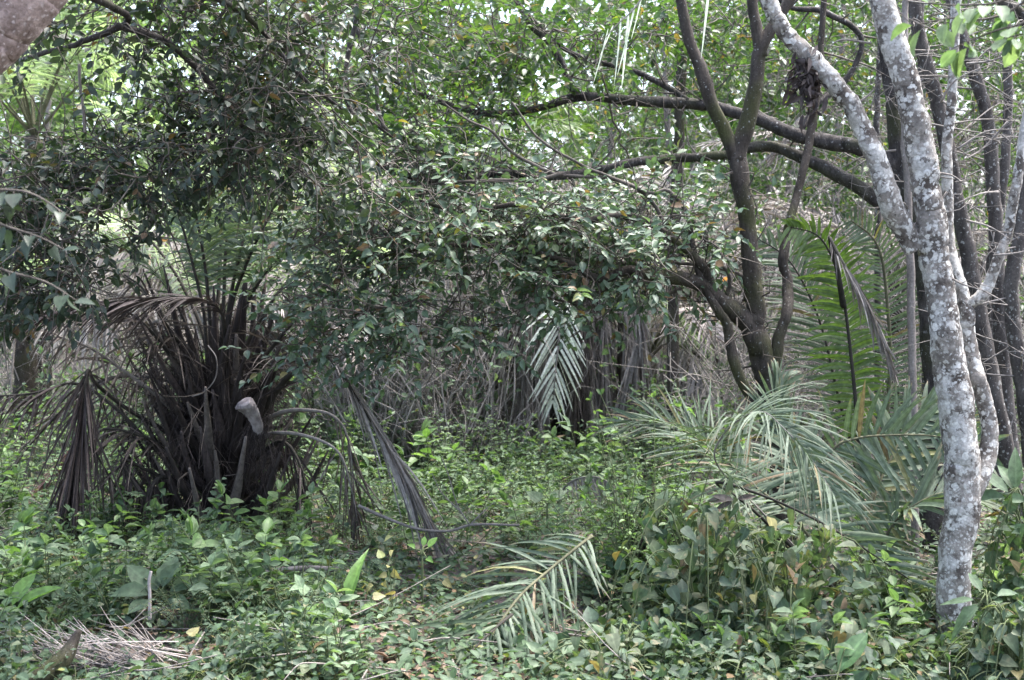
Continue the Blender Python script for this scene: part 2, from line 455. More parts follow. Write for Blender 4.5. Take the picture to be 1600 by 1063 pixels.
M['boot_pale'] = bark_mat("palm_boot_weathered", (.12, .10, .10), (.34, .31, .31), None, 0, 26, 3, .6)
M['stalk_green'] = bark_mat("palm_stalk", (.05, .05, .03), (.13, .13, .08), None, 0, 22, 6, .2)
M['stalk_dark'] = bark_mat("palm_stalk_dark", (.018, .017, .014), (.05, .045, .038), None, 0, 22, 6, .3)
M['stalk_pale'] = bark_mat("palm_stalk_pale", (.10, .09, .082), (.25, .23, .215), None, 0, 22, 6, .3)
M['stem_green'] = bark_mat("herb_stem", (.05, .07, .03), (.12, .14, .07), None, 0, 40, 4, .1)


def ground_material():
    m, t, N, L = nt("forest_soil")
    out = N("ShaderNodeOutputMaterial"); tc = N("ShaderNodeTexCoord")
    n1 = N("ShaderNodeTexNoise"); n1.inputs["Scale"].default_value = 2.2; n1.inputs["Detail"].default_value = 9; n1.inputs["Roughness"].default_value = .7
    n2 = N("ShaderNodeTexVoronoi"); n2.inputs["Scale"].default_value = 17
    L(tc.outputs["Object"], n1.inputs["Vector"]); L(tc.outputs["Object"], n2.inputs["Vector"])
    r = ramp(t, N, [(.3, (.018, .016, .011)), (.5, (.045, .038, .026)), (.7, (.09, .075, .055))]); L(n1.outputs[0], r.inputs[0])
    hs = N("ShaderNodeMixRGB"); hs.blend_type = 'OVERLAY'; hs.inputs[0].default_value = .35
    L(r.outputs[0], hs.inputs[1]); L(n2.outputs["Color"], hs.inputs[2])
    d = N("ShaderNodeHueSaturation"); d.inputs["Saturation"].default_value = .55; L(hs.outputs[0], d.inputs["Color"])
    p = N("ShaderNodeBsdfPrincipled"); p.inputs["Roughness"].default_value = .95
    L(d.outputs[0], p.inputs["Base Color"])
    b = N("ShaderNodeBump"); b.inputs["Strength"].default_value = .8; b.inputs["Distance"].default_value = .04; L(n1.outputs[0], b.inputs["Height"]); L(b.outputs[0], p.inputs["Normal"])
    L(p.outputs[0], out.inputs["Surface"])
    return m


# ------------------------------------------------------------------ ground
g = MB()
xs = np.concatenate([[-600, -200, -80], np.linspace(-30, 30, 121), [80, 200, 600]])
ys = np.concatenate([[-200, -60], np.linspace(-10, 50, 121), [90, 200, 600]])
X, Y = np.meshgrid(xs, ys)
fade = np.clip((60 - np.maximum(abs(X), abs(Y))) / 30, 0, 1)
Z = gz(X, Y) * fade
vi = np.arange(X.size).reshape(X.shape)
g.add(np.stack([X, Y, Z], -1), np.stack([vi[:-1, :-1], vi[:-1, 1:], vi[1:, 1:], vi[1:, :-1]], -1).reshape(-1, 4))
tag(g.build("ground", ground_material()), kind='structure')


# ------------------------------------------------------------------ palm fronds
def frond(parent, org, ctrl, n=44, ll=.38, lw=.022, mat='palm_green', stalk='stalk_green', s0=.25, roll=0.0, droop=.25, a0=70, a1=25,
          lift=.25, rs=(.016, .004), jit=.08, miss=0.0, hang=0.0, name='frond', one_side=0, label=None, prof=None, hint=None):
    m = 60
    path = smooth(ctrl, m)
    seg = np.concatenate([[0], np.cumsum(np.linalg.norm(np.diff(path, axis=0), axis=1))]); seg /= seg[-1]
    T_all = nrm(np.gradient(path, axis=0))
    t = np.clip(s0 + (1 - s0) * (np.arange(n) + rng.uniform(-.25, .25, n)) / (n - 1), 0, 1)
    pos = np.stack([np.interp(t, seg, path[:, i]) for i in range(3)], -1)
    T = nrm(np.stack([np.interp(t, seg, T_all[:, i]) for i in range(3)], -1))
    up = np.array([0, 0, 1.0]) if hint is None else nrm(np.array(hint, float))
    S = nrm(np.cross(T, up) + 1e-4)
    for i in range(1, n):
        if np.dot(S[i], S[i - 1]) < 0: S[i] = -S[i]
    U = np.cross(S, T)
    c, s = math.cos(roll), math.sin(roll)
    S, U = c * S + s * U, c * U - s * S
    mb = MB()
    tt = (t - s0) / (1 - s0)
    shape = np.clip(0.45 + 1.5 * tt, 0, 1) * np.clip(1.25 * (1 - tt) + .42, 0, 1) if prof is None else np.interp(tt, np.linspace(0, 1, len(prof)), prof)
    for sgn in (-1, 1):
        if one_side and sgn != one_side: continue
        keep = rng.random(n) >= miss
        k = keep.sum()
        ang = np.radians(a0 + (a1 - a0) * tt[keep] + rng.normal(size=k) * jit * 60)[:, None]
        d = np.cos(ang) * T[keep] + np.sin(ang) * sgn * S[keep] + (lift + rng.normal(size=(k, 1)) * jit) * U[keep] + rng.normal(size=(k, 3)) * jit
        d = nrm(nrm(d) * (1 - hang) + hang * np.array([0, 0, -1.0]) + rng.normal(size=(k, 3)) * jit * hang)
        ln = ll * shape[keep] * rng.uniform(.85, 1.1, k)
        W = nrm(T[keep] - d * (T[keep] * d).sum(-1, keepdims=True) + rng.normal(size=(k, 3)) * (.15 + jit))
        W = nrm(W - d * (W * d).sum(-1, keepdims=True))
        Nn = np.cross(d, W)
        us = np.array([0, .12, .35, .6, .82, 1.0]); ws = np.array([.35, .85, 1, .8, .5, .06])
        dr = droop * rng.uniform(.5, 1.5, k)
        v = np.zeros((k, 6, 3, 3))
        for j, (u, w) in enumerate(zip(us, ws)):
            cp = pos[keep] + d * (u * ln)[:, None] + np.array([0, 0, -1.0]) * (dr * u ** 2 * ln)[:, None]
            for q, sg in enumerate((-1, 0, 1)):
                v[:, j, q] = cp + W * sg * lw * w * .5 + Nn * abs(sg) * lw * w * .16
        base = (np.arange(k) * 18)[:, None, None]
        ft = np.array([(j * 3 + q, j * 3 + q + 1, j * 3 + q + 4, j * 3 + q + 3) for j in range(5) for q in (0, 1)])
        uv = np.tile(np.array([(u, .5 + .5 * sg) for u in us for sg in (-1, 0, 1)]), (k, 1))
        mb.add(v.reshape(-1, 3), (ft[None] + base).reshape(-1, 4), 0, uv)
    o = mb.build(name, M[mat], parent, org)
    if label: o["label"] = label
    sb = MB()
    tube(sb, path, np.interp(np.linspace(0, 1, m), [0, .15, 1], [rs[0] * 1.4, rs[0], rs[1]]), 6, flat=.7)
    sb.build("stalk", M[stalk], o, org)
    return o


def pp(*a):
    """pixel triples -> world points"""
    return [P(*q) for q in a]


def limb(parent, org, ctrl, radii, mat, name='limb', k=10, n=None, rough=.12):
    mb = MB()
    c = np.array(ctrl)
    L = np.linalg.norm(np.diff(c, axis=0), axis=1).sum()
    n = n or max(8, int(L / .045))
    pts = smooth(c, n)
    pts[1:-1] += np.cumsum(rng.normal(size=(n - 2, 3)) * .0024, 0)[:, :] * np.sin(np.linspace(0, math.pi, n - 2))[:, None]
    tube(mb, pts, radii, k, rough=rough)
    mb.build(name, mat, parent, org)
    return pts


# ------------------------------------------------------------------ the pale lichen tree on the right
D = 5.5
b0 = P(1492, 1012, D); b0[2] = -.05
pale = thing("lichen_tree", "pale forked tree covered in white lichen patches, thickest trunk on the right", "tree", b0)
w = D / F
trunk_pts = pp((1491, 1030, D), (1491, 940, D), (1492, 872, D), (1500, 805, D), (1499, 737, D), (1493, 689, D), (1483, 621, D), (1470, 553, D), (1457, 485, D),
               (1447, 418, D), (1436, 350, D), (1427, 300, D), (1421, 254, D), (1412, 203, D), (1400, 135, D), (1386, 68, D), (1370, 0, D), (1352, -80, D), (1330, -200, D))
limb(pale, b0, trunk_pts, np.array([34, 29, 28, 29, 30, 29.5, 29, 27, 25, 24, 25, 24, 24, 23, 22, 22, 20, 19, 16]) * w * .92, M['bark_lichen'], 'trunk', 20, 200, .075)
limb(pale, b0, pp((1428, 390, D), (1408, 350, D - .02), (1385, 305, D - .05), (1364, 237, D - .05), (1329, 169, D - .05), (1290, 119, D - .03), (1243, 68, D), (1221, 34, D), (1198, -5, D), (1150, -90, D)),
     np.array([18, 19, 18.5, 17, 16, 15, 14, 14, 14, 12]) * w * .92, M['bark_lichen'], 'limb', 14, 120, .1)
limb(pale, b0, pp((1508, 790, D), (1535, 740, D + .04), (1548, 690, D + .08), (1545, 640, D + .1), (1530, 590, D + .1), (1520, 550, D + .12), (1510, 505, D + .12), (1506, 475, D + .12), (1490, 420, D + .15), (1481, 350, D + .2), (1477, 240, D + .2), (1487, 135, D + .2), (1493, 0, D + .2), (1500, -120, D + .2)),
     np.array([16, 15, 14, 13.5, 13.5, 13, 13, 12, 9.5, 9, 8.5, 8, 8, 7]) * w, M['bark_lichen'], 'limb', 12, 110, .08)
limb(pale, b0, pp((1506, 480, D + .12), (1534, 462, D + .1), (1551, 435, D + .1), (1565, 394, D + .08), (1578, 350, D + .08), (1592, 271, D + .05), (1602, 203, D + .05), (1625, 80, D)),
     np.array([9, 10, 9, 8, 8, 7.5, 7, 6]) * w, M['bark_lichen'], 'limb', 10, 60, .08)
# bare spur twigs on the trunk, and the dark tuft of dead leaves in the fork
for (x, y, dx, dy) in ((1362, 68, -70, 10), (1330, 170, 40, -50), (1400, 235, -90, 30), (1480, 300, -60, 60), (1450, 270, 60, 20), (1498, 232, 90, -30), (1480, 430, 60, 25), (1510, 345, 70, 30), (1552, 400, 60, -40), (1560, 300, -70, 20), (1470, 160, 80, -60), (1575, 190, -70, 60), (1510, 100, 80, -20), (1480, 60, -60, -30)):
    mbt = MB(); a = P(x, y, D); e = P(x + dx, y + dy, D - rng.uniform(-.1, .25))
    mid = (a + e) / 2 + rn(.03)
    tube(mbt, smooth([a, mid, e], 9), np.linspace(.006, .0018, 9), 5)
    for _ in range(3):
        q = a + (e - a) * rng.uniform(.3, .9); tube(mbt, smooth([q, q + rn(.03) + (e - a) * .1, q + rn(.06) + (e - a) * .25], 5), np.linspace(.003, .001, 5), 4)
    mbt.build("bare_twig", M['wood_pale'], pale, b0)

tuft = MB(); ac = Acc()
c0 = P(1262, 110, D - .02)
for _ in range(260):
    p = c0 + rn() * np.array([.035, .03, .07]) + np.array([0, 0, -.02])
    ac.add(p, np.array([0, 0, -1.0]) + rn(.6), rn(), rng.uniform(.03, .08), .3)
ac.place(tuft, T_LANCE)
tag(tuft.build("dead_leaf_tuft", M['dead_dark'], None, c0), "dark tuft of dead leaves lodged on the pale leaning limb", "leaf tuft")

# ------------------------------------------------------------------ stems behind it
stem_spec = [
    ("dark leaning stem with faint lichen, just right of the pale tree's upright limb", [(1600, 900, 7.5), (1575, 640, 7.5), (1556, 420, 7.5), (1548, 305, 7.5), (1543, 203, 7.5), (1517, 100, 7.5), (1490, 10, 7.5), (1480, -60, 7.5)], 11, 'bark_spots'),
    ("slim grey stem at the right edge bending inward low down", [(1560, 880, 8), (1556, 600, 8), (1550, 480, 8), (1560, 360, 8), (1580, 203, 8), (1576, 17, 8), (1574, -60, 8)], 8, 'bark_spots'),
    ("thin straight stem close beside the right of the pale trunk's top", [(1450, 800, 7.8), (1446, 560, 7.8), (1440, 300, 7.8), (1443, 120, 7.8), (1442, -60, 7.8)], 5, 'bark_spots'),
    ("brownish thin stem touching the pale trunk's right side at the top", [(1432, 800, 7.0), (1428, 500, 7.0), (1424, 250, 7.0), (1417, 110, 7.0), (1418, -60, 7.0)], 6, 'bark_back'),
    ("stout grey leaning stem behind the pale fork, low right", [(1610, 820, 7.2), (1570, 690, 7.2), (1545, 560, 7.2), (1525, 430, 7.2), (1505, 320, 7.2), (1480, 200, 7.2), (1440, 60, 7.2), (1420, -60, 7.2)], 13, 'bark_spots'),
    ("dark stem crossing the top right corner", [(1680, 500, 6.5), (1650, 200, 6.5), (1600, 30, 6.5), (1560, -10, 6.5), (1500, -80, 6.5)], 9, 'bark_black'),
    ("rough stem on the right edge with pale lichen dots", [(1630, 900, 6.8), (1608, 640, 6.8), (1590, 470, 6.8), (1598, 330, 6.8), (1615, 100, 6.8)], 12, 'bark_spots'),
    ("crooked thin stem left of the pale trunk rising past its fork", [(1380, 760, 8.2), (1372, 560, 8.2), (1376, 330, 8.2), (1373, 200, 8.2), (1376, 100, 8.2), (1380, -40, 8.2)], 5, 'bark_spots'),
]
for lab, pts, r, mat in stem_spec:
    bb = P(*pts[0]); bb[2] = gz(bb[0], bb[1]) - .05
    o = thing("slender_tree", lab, "tree", bb, "slender stems behind the lichen tree")
    ctrl = [bb] + [P(*q) for q in pts[1:]]
    path = limb(o, bb, ctrl, np.linspace(r * 1.15, r * .8, 6) * pts[0][2] / F, M[mat], 'trunk', 10, 90, .08)
    for _ in range(16):
        tw = MB()
        i = rng.integers(20, 85); a = path[i]
        e = a + rn(.25) * np.array([1.3, .8, .7]); m_ = (a + e) / 2 + rn(.05)
        pts_ = smooth([a, m_, e], 8); tube(tw, pts_, np.linspace(.006, .0015, 8), 4)
        for _ in range(3):
            q = pts_[rng.integers(3, 7)]; tube(tw, smooth([q, q + rn(.06), q + rn(.12)], 5), np.linspace(.0028, .001, 5), 3)
        tw.build("bare_twig", M['wood_pale'], o, bb)

def stubs(wood, path, n, l0=.06, l1=.4):
    path = np.array(path)
    for _ in range(n):
        q = path[rng.integers(0, len(path))]; v = nrm(rn() + [0, 0, .35]); l_ = rng.uniform(l0, l1)
        pts = smooth([q, q + v * l_ * .5 + rn(.03), q + v * l_ + rn(.06)], 8)
        tube(wood, pts, [rng.uniform(.004, .009), .004, .0014], 5, rough=.15, cap=False)
        if l_ > .2:
            e = pts[4] + rn(.12); tube(wood, np.array([pts[4], (pts[4] + e) / 2 + rn(.02), e]), [.003, .002, .001], 3, cap=False)


# ------------------------------------------------------------------ dark many-stemmed tree, its low leafy limb in the middle of the picture
D2 = 7.05
b1 = P(1222, 880, D2); b1[2] = -.05
dk = thing("dark_tree", "dark mossy tree forking into several stems right of centre, low leafy limb reaching left", "tree", b1)
w2 = D2 / F
dn = []
dn += list(limb(dk, b1, pp((1226, 900, D2), (1218, 760, D2), (1212, 680, D2), (1206, 621, D2), (1197, 570, D2), (1187, 519, D2), (1185, 485, D2), (1179, 418, D2), (1172, 350, D2), (1158, 288, D2), (1152, 245, D2)), np.array([26, 22, 20, 19, 18, 18, 15, 13.5, 13.5, 14, 14]) * w2, M['bark_dark'], 'trunk', 16, 120, .12)[40:])
limb(dk, b1, pp((1152, 252, D2), (1157, 225, D2), (1166, 200, D2), (1181, 138, D2), (1190, 85, D2), (1206, 51, D2), (1236, 0, D2), (1270, -70, D2)), np.array([13, 13, 13, 12, 11, 9, 8, 7]) * w2, M['bark_dark'], 'limb', 12)
limb(dk, b1, pp((1190, 90, D2), (1182, 50, D2), (1175, 10, D2), (1170, -80, D2)), np.array([10, 9, 8.5, 7]) * w2, M['bark_dark'], 'limb', 10)
limb(dk, b1, pp((1152, 255, D2), (1144, 232, D2), (1132, 205, D2), (1116, 169, D2), (1097, 112, D2), (1080, 68, D2), (1067, 15, D2), (1055, -70, D2)), np.array([12, 11.5, 11, 10, 10, 9, 8.5, 7]) * w2, M['bark_dark'], 'limb', 12)
limb(dk, b1, pp((1208, 670, D2), (1176, 626, D2 - .1), (1150, 570, D2 - .1), (1142, 535, D2 - .1), (1134, 505, D2 - .1), (1118, 480, D2 - .1), (1090, 420, D2 - .1), (1075, 330, D2)), np.array([9, 9, 8.5, 8, 8, 7, 5, 4]) * w2, M['bark_dark'], 'limb', 10)
limb(dk, b1, pp((1205, 610, D2), (1213, 560, D2), (1221, 522, D2), (1233, 490, D2), (1236, 445, D2 + .1), (1228, 400, D2 + .1), (1240, 340, D2 + .2), (1262, 250, D2 + .3), (1280, 120, D2 + .4), (1290, -40, D2 + .5)), np.array([9, 9, 9, 8.5, 8.5, 8, 7, 7, 6, 5]) * w2, M['bark_dark'], 'limb', 10)
low = limb(dk, b1, pp((1190, 545, D2), (1175, 515, D2 - 0.01), (1150, 490, D2 - 0.04), (1120, 470, D2 - 0.06), (1090, 447, D2 - 0.10), (1050, 438, D2 - 0.13), (1014, 437, D2 - 0.17), (980, 428, D2 - 0.19), (936, 440, D2 - 0.22), (880, 410, D2 - 0.24), (800, 390, D2 - 0.26), (700, 385, D2 - 0.28), (600, 400, D2 - 0.29)),
           np.array([16, 16, 15, 13, 11, 11, 9, 8, 6, 5, 4, 3, 2]) * w2, M['bark_dark'], 'limb', 12)
up2 = limb(dk, b1, pp((1120, 470, D2 - 0.06), (1100, 420, D2 - 0.11), (1060, 380, D2 - 0.16), (990, 340, D2 - 0.19), (900, 345, D2 - 0.23), (820, 320, D2 - 0.25), (720, 330, D2 - 0.26), (620, 300, D2 - 0.26)), np.array([7, 7, 6, 6, 5, 4, 3, 2]) * w2, M['bark_dark'], 'limb', 9)
wood = MB(); cm = MB(); ac = Acc()
blobs = [(640, 330, 7.0, 120, 55, .7, 46), (780, 330, 7.0, 140, 50, .7, 70), (920, 385, 7.1, 110, 45, .5, 54), (1030, 395, 7.0, 70, 45, .4, 34), (1080, 350, 7.0, 60, 45, .3, 16),
         (540, 400, 6.9, 90, 80, .5, 40), (520, 490, 6.8, 60, 50, .4, 20), (700, 410, 7.0, 130, 40, .6, 36), (850, 430, 7.0, 130, 40, .5, 36), (960, 345, 7.2, 110, 35, .5, 32),
         (620, 490, 6.8, 90, 30, .4, 15), (740, 480, 6.9, 60, 30, .4, 7), (500, 570, 6.8, 18, 22, .2, 5), (920, 470, 7.2, 80, 25, .4, 10), (780, 535, 6.9, 20, 15, .2, 4), (600, 535, 6.8, 60, 25, .3, 7), (690, 515, 6.8, 50, 20, .3, 5), (850, 500, 7.0, 60, 22, .3, 7), (1000, 460, 7.0, 60, 25, .3, 6), (660, 250, 7.2, 120, 35, .6, 26), (820, 260, 7.3, 110, 25, .6, 16)]
tg = blob_targets(blobs, 1.75)
stubs(wood, dn, 30); stubs(wood, low, 40)
dirs = attach(wood, np.vstack([low[30:], up2[10:]]), tg, .0042, .006, .14, bare=.55)
for p, d in zip(tg, dirs):
    twig(ac, wood, p, d * .6 + rn(.4) + np.array([-.2, -.15, 0]), rng.uniform(.2, .38), rng.integers(12, 18), .058, .54, .1, .0028, .5, .4)
ac.place(cm, T_OVATE)
wood.build("branches", M['wood_thin'], dk, b1)
cm.build("crown", M['leaf_grey'], dk, b1)

for ctrl in (((1045, 420, 7.16), (1030, 330, 7.16), (970, 281, 7.10), (879, 271, 7.04), (852, 261, 7.02), (801, 234, 7.00), (767, 200, 7.00), (733, 186, 7.00), (690, 160, 7.00)),
             ((1120, 400, 7.24), (1052, 303, 7.12), (1021, 301, 7.10), (970, 278, 7.08), (903, 251, 7.06), (845, 217, 7.04), (800, 160, 7.04)),
             ((879, 271, 7.04), (835, 281, 7.00), (767, 281, 6.98), (686, 288, 6.96), (640, 300, 6.96)),
             ((1128, 479, 7.28), (1140, 440, 7.22), (1120, 415, 7.18), (1050, 412, 7.12), (990, 380, 7.06), (960, 330, 7.04)),
             ((1165, 470, 7.36), (1160, 432, 7.30), (1110, 420, 7.24), (1060, 400, 7.20), (1010, 420, 7.16)),
             ((1085, 440, 7.22), (1010, 470, 7.12), (960, 445, 7.06), (900, 470, 7.02), (850, 465, 7.00))):
    limb(dk, b1, pp(*ctrl), np.array([3.6, 3.2, 2.8, 2.2, 1.5]) * 7 / F, M['wood_thin'], 'branch', 8, None, .12)
vb = P(1052, 700, 10.2); vb[2] = -.05
o = thing("slender_tree", "straight dark stem crossing behind the arching limbs right of the upper middle", "tree", vb)
limb(o, vb, [vb] + pp((1050, 480, 10.2), (1052, 298, 10.2), (1057, 203, 10.2), (1063, 100, 10.2), (1072, 0, 10.2), (1078, -80, 10.2)), np.array([10, 9, 8.5, 8.5, 8.5, 8, 7.5]) * 10.2 / F, M['bark_dark'], 'trunk', 10)

# ------------------------------------------------------------------ spreading tree whose black limbs arch across the top
D3 = 7.4
b2 = P(1455, 800, D3); b2[2] = -.05
sp_ = thing("spreading_tree", "tree with long blackish limbs arching left across the top from behind the pale trunk", "tree", b2)
w3 = D3 / F
limb(sp_, b2, [b2] + pp((1462, 640, D3), (1450, 500, D3), (1436, 400, D3), (1424, 330, D3), (1408, 262, D3), (1400, 200, D3), (1388, 100, D3), (1375, -20, D3), (1360, -120, D3)), np.array([20, 18, 16, 15, 15, 14, 12, 11, 10, 9]) * w3, M['bark_black'], 'trunk', 12)
nd = []
nd += list(limb(sp_, b2, pp((1412, 268, D3), (1370, 243, D3), (1330, 228, D3), (1285, 222, D3 + .1), (1240, 210, D3 + .1), (1190, 188, D3 + .2), (1130, 168, D3 + .3), (1060, 157, D3 + .3), (980, 151, D3 + .3), (905, 148, D3 + .3), (850, 165, D3 + .3), (770, 178, D3 + .3), (690, 160, D3 + .3), (600, 120, D3 + .3)), np.array([13, 12, 12, 12, 11, 10, 9.5, 9, 8.5, 7.5, 6, 5, 4, 2.5]) * w3, M['bark_black'], 'limb', 12)[30:])
nd += list(limb(sp_, b2, pp((1424, 338, D3), (1380, 320, D3), (1330, 285, D3), (1280, 258, D3 + .1), (1220, 232, D3 + .2), (1180, 226, D3 + .2), (1130, 237, D3 + .2), (1060, 241, D3 + .2), (990, 250, D3 + .1), (930, 264, D3 + .1), (860, 271, D3), (780, 266, D3), (710, 255, D3), (650, 230, D3), (615, 212, D3), (540, 160, D3)), np.array([12, 11.5, 11, 10, 9, 8.5, 7.5, 7.5, 7, 7, 6.5, 6.5, 6, 5.5, 4.5, 2.5]) * w3, M['bark_black'], 'limb', 12)[30:])
nd += list(limb(sp_, b2, pp((905, 150, D3 + .3), (888, 128, D3 + .3), (872, 95, D3 + .3), (850, 60, D3 + .3), (822, 30, D3 + .3), (780, -60, D3 + .3)), np.array([6.5, 6.5, 6, 6, 5, 4]) * w3, M['bark_black'], 'limb', 10))
nd += list(limb(sp_, b2, pp((1075, 158, D3 + .3), (1030, 128, D3 + .4), (980, 104, D3 + .4), (910, 85, D3 + .4), (870, 60, D3 + .4), (815, 5, D3 + .4), (780, -60, D3 + .4)), np.array([5, 5, 4.5, 4, 4, 4, 3]) * w3, M['bark_black'], 'limb', 9))
nd += list(limb(sp_, b2, pp((780, 268, D3), (700, 285, D3 - .1), (620, 268, D3 - .1), (560, 235, D3 - .1), (500, 215, D3 - .1), (420, 190, D3 - .1), (340, 180, D3 - .1)), np.array([5, 5, 4.5, 4, 3.5, 3, 2]) * w3, M['bark_black'], 'limb', 9))
nd += list(limb(sp_, b2, pp((1250, 205, D3 + .1), (1280, 160, D3 + .2), (1320, 130, D3 + .3), (1350, 60, D3 + .3), (1290, 20, D3 + .3), (1230, 10, D3 + .3), (1180, -40, D3 + .3)), np.array([5, 5, 4.5, 4.5, 5, 4, 3]) * w3, M['bark_black'], 'limb', 9))
wood = MB(); cm = MB(); ac = Acc()
blobs = [(700, 80, 7.6, 140, 70, .7, 80), (840, 90, 7.8, 120, 70, .7, 62), (980, 50, 8.0, 120, 45, .7, 52), (1120, 40, 8.6, 110, 50, .6, 26), (620, 190, 7.2, 90, 60, .5, 40), (760, 200, 7.6, 110, 45, .5, 28),
         (960, 190, 10.2, 120, 60, .6, 46), (1090, 90, 10.4, 100, 90, .6, 52), (1180, 130, 10.6, 80, 120, .5, 46), (1270, 90, 10.4, 100, 100, .6, 60), (1330, 190, 10.4, 70, 80, .6, 36), (1490, 120, 9.6, 120, 130, .7, 76),
         (600, 20, 7.4, 120, 40, .7, 34), (1250, 300, 10.4, 90, 60, .6, 16), (900, 290, 9.5, 150, 40, .5, 20), (1110, 280, 10.4, 70, 50, .5, 14), (1520, 260, 9.6, 80, 80, .5, 22), (1540, 430, 9.8, 80, 90, .5, 26), (1400, 330, 10.2, 60, 60, .4, 14)]
tg = blob_targets(blobs, 1.6)
stubs(wood, nd, 150)
dirs = attach(wood, np.array(nd), tg, .0036, .005, bare=.3)
for p, d in zip(tg, dirs):
    twig(ac, wood, p, d * .6 + rn(.5), rng.uniform(.2, .36), rng.integers(10, 16), .058, .54, .16, .0026, .6)
ac.place(cm, T_OVATE)
wood.build("branches", M['wood_thin'], sp_, b2)
cm.build("crown", M['leaf_mid'], sp_, b2)

# ------------------------------------------------------------------ leaning pinkish trunk, top left, and its dark crown
DL = 4.2
b3 = np.array([-4.4, 4.1, -.05])
ln_ = thing("leaning_tree", "smooth pinkish trunk leaning across the top left corner, dark leafy crown hanging beside it", "tree", b3)
wl = DL / F
lt = limb(ln_, b3, [b3, P(-700, 520, DL), P(-300, 280, DL), P(-80, 86, DL), P(-1, 14, DL), P(68, -68, DL), P(180, -180, DL), P(260, -330, DL)], np.array([70, 62, 58, 54, 52, 50, 46, 40]) * wl, M['bark_pink'], 'trunk', 22, 110, .025)
ndl = []
for ctrl, r in ((((150, -130, DL), (180, -60, DL + .6), (260, -40, DL + 1), (380, 20, DL + 1.3), (470, 120, DL + 1.6), (560, 190, DL + 1.7)), (11, 9, 7, 5, 3.5, 2)),
                (((60, -10, DL), (70, -30, DL + .5), (200, 30, DL + 1.1), (110, 68, DL + 1.3), (60, 85, DL + 1.4), (-20, 108, DL + 1.4)), (7, 6, 5, 4.5, 4, 4)),
                (((180, 40, DL + 1.1), (260, 65, DL + 1.3), (330, 130, DL + 1.5), (380, 200, DL + 1.6), (430, 215, DL + 1.7), (480, 200, DL + 1.7)), (5, 5, 5, 4, 4, 2)),
                (((-40, 110, DL + 1.4), (-60, 200, DL + 1.5), (20, 260, DL + 1.6), (120, 300, DL + 1.6), (220, 280, DL + 1.7)), (7, 6, 5, 4, 2)),
                (((380, 20, DL + 1.3), (470, -40, DL + 1.6), (560, -60, DL + 2), (640, -40, DL + 2.2)), (6, 6, 5, 3))):
    ndl += list(limb(ln_, b3, pp(*ctrl), np.array(r) * 5.4 / F, M['bark_black'], 'limb', 9))
wood = MB(); cm = MB(); ac = Acc()
blobs = [(430, 100, 5.9, 130, 90, .6, 125), (370, 190, 5.8, 90, 60, .5, 78), (260, 240, 5.8, 100, 45, .5, 50), (90, 250, 5.7, 120, 50, .5, 58), (60, 330, 5.6, 110, 70, .4, 72),
         (300, 40, 5.8, 120, 50, .6, 45), (500, 190, 6, 70, 70, .5, 40), (380, 260, 5.9, 90, 40, .4, 30), (140, 50, 5.6, 120, 25, .4, 22), (60, 420, 5.6, 80, 50, .4, 42),
         (300, -90, 5.4, 300, 70, 1.0, 120), (-150, -500, 4.6, 420, 260, .7, 110), (350, -480, 4.6, 350, 220, .6, 90), (180, 310, 5.8, 80, 50, .4, 22), (560, 60, 6.2, 60, 70, .5, 24), (520, 290, 6.2, 60, 40, .4, 16), (10, 480, 5.6, 60, 40, .3, 10), (260, 300, 5.8, 50, 20, .3, 7)]  # clumps above the frame are unseen, added to block sky light from the crown
tg = blob_targets(blobs, 1.35)
dirs = attach(wood, np.array(ndl), tg, .0034, .005, bare=.45)
for p, d in zip(tg, dirs):
    twig(ac, wood, p, d * .5 + rn(.5) + np.array([0, 0, -.15]), rng.uniform(.18, .34), rng.integers(9, 15), .05, .56, .2, .0026, .6)
ac.place(cm, T_OVATE)
wood.build("branches", M['wood_thin'], ln_, b3)
cm.build("crown", M['leaf_shaded'], ln_, b3)

# hanging vines
for lab, ctrl, r in (("rough twisting vine hanging from the top, left of the upper middle", ((553, -30, 6.6), (556, 30, 6.6), (545, 80, 6.6), (540, 130, 6.6), (545, 165, 6.6), (560, 190, 6.6)), 4.5),
                     ("darker vine bowing right beside the twisting vine at the top", ((556, 40, 6.7), (575, 90, 6.7), (588, 130, 6.7), (590, 165, 6.7), (600, 200, 6.7)), 4),
                     ("pale bare shoot hanging in the bright gap on the left", ((124, 100, 5.5), (125, 130, 5.5), (130, 170, 5.5), (132, 208, 5.5)), 2)):
    q = P(*ctrl[0]); mb = MB(); tube(mb, smooth(pp(*ctrl), 40), np.linspace(r, r * .8, 40) * 6.6 / F, 7, rough=.15)
    tag(mb.build("hanging_vine", M['wood_pale'] if r < 3 else M['bark_spots'], None, q), lab, "vine")


# near leafy twigs that reach in from outside the frame
def near_spray(name, lab, stems, mat, ll, wr, T, n, droop=.35):
    q = P(*stems[0][0]); o = thing(name, lab, "branch", q)
    wood = MB(); cm = MB(); ac = Acc()
    for st in stems:
        path = smooth(pp(*st), 16); tube(wood, path, np.linspace(.005, .0018, 16), 5)
        for k in range(n):
            i = rng.integers(4, 15)
            s = 1 if k % 2 else -1
            tgt = nrm(path[i] - path[i - 1]); side = nrm(np.cross(tgt, [0, 0, 1]))
            ld = tgt * .4 + side * s + np.array([0, -.3, -droop]) + rn(.3)
            pe = path[i] + nrm(ld) * .02
            tube(wood, np.array([path[i], pe]), [.0015, .0012], 3, cap=False)
            ac.add(pe, ld, np.array([0, -.5, 1.0]) + rn(.35), ll * rng.uniform(.7, 1.2), wr)
        ac.add(path[-1], path[-1] - path[-2] + rn(.02), np.array([0, -.3, 1]) + rn(.3), ll, wr)
    ac.place(cm, T)
    wood.build("twigs", M['wood_thin'], o, q); cm.build("leaves", M[mat], o, q)
    return o


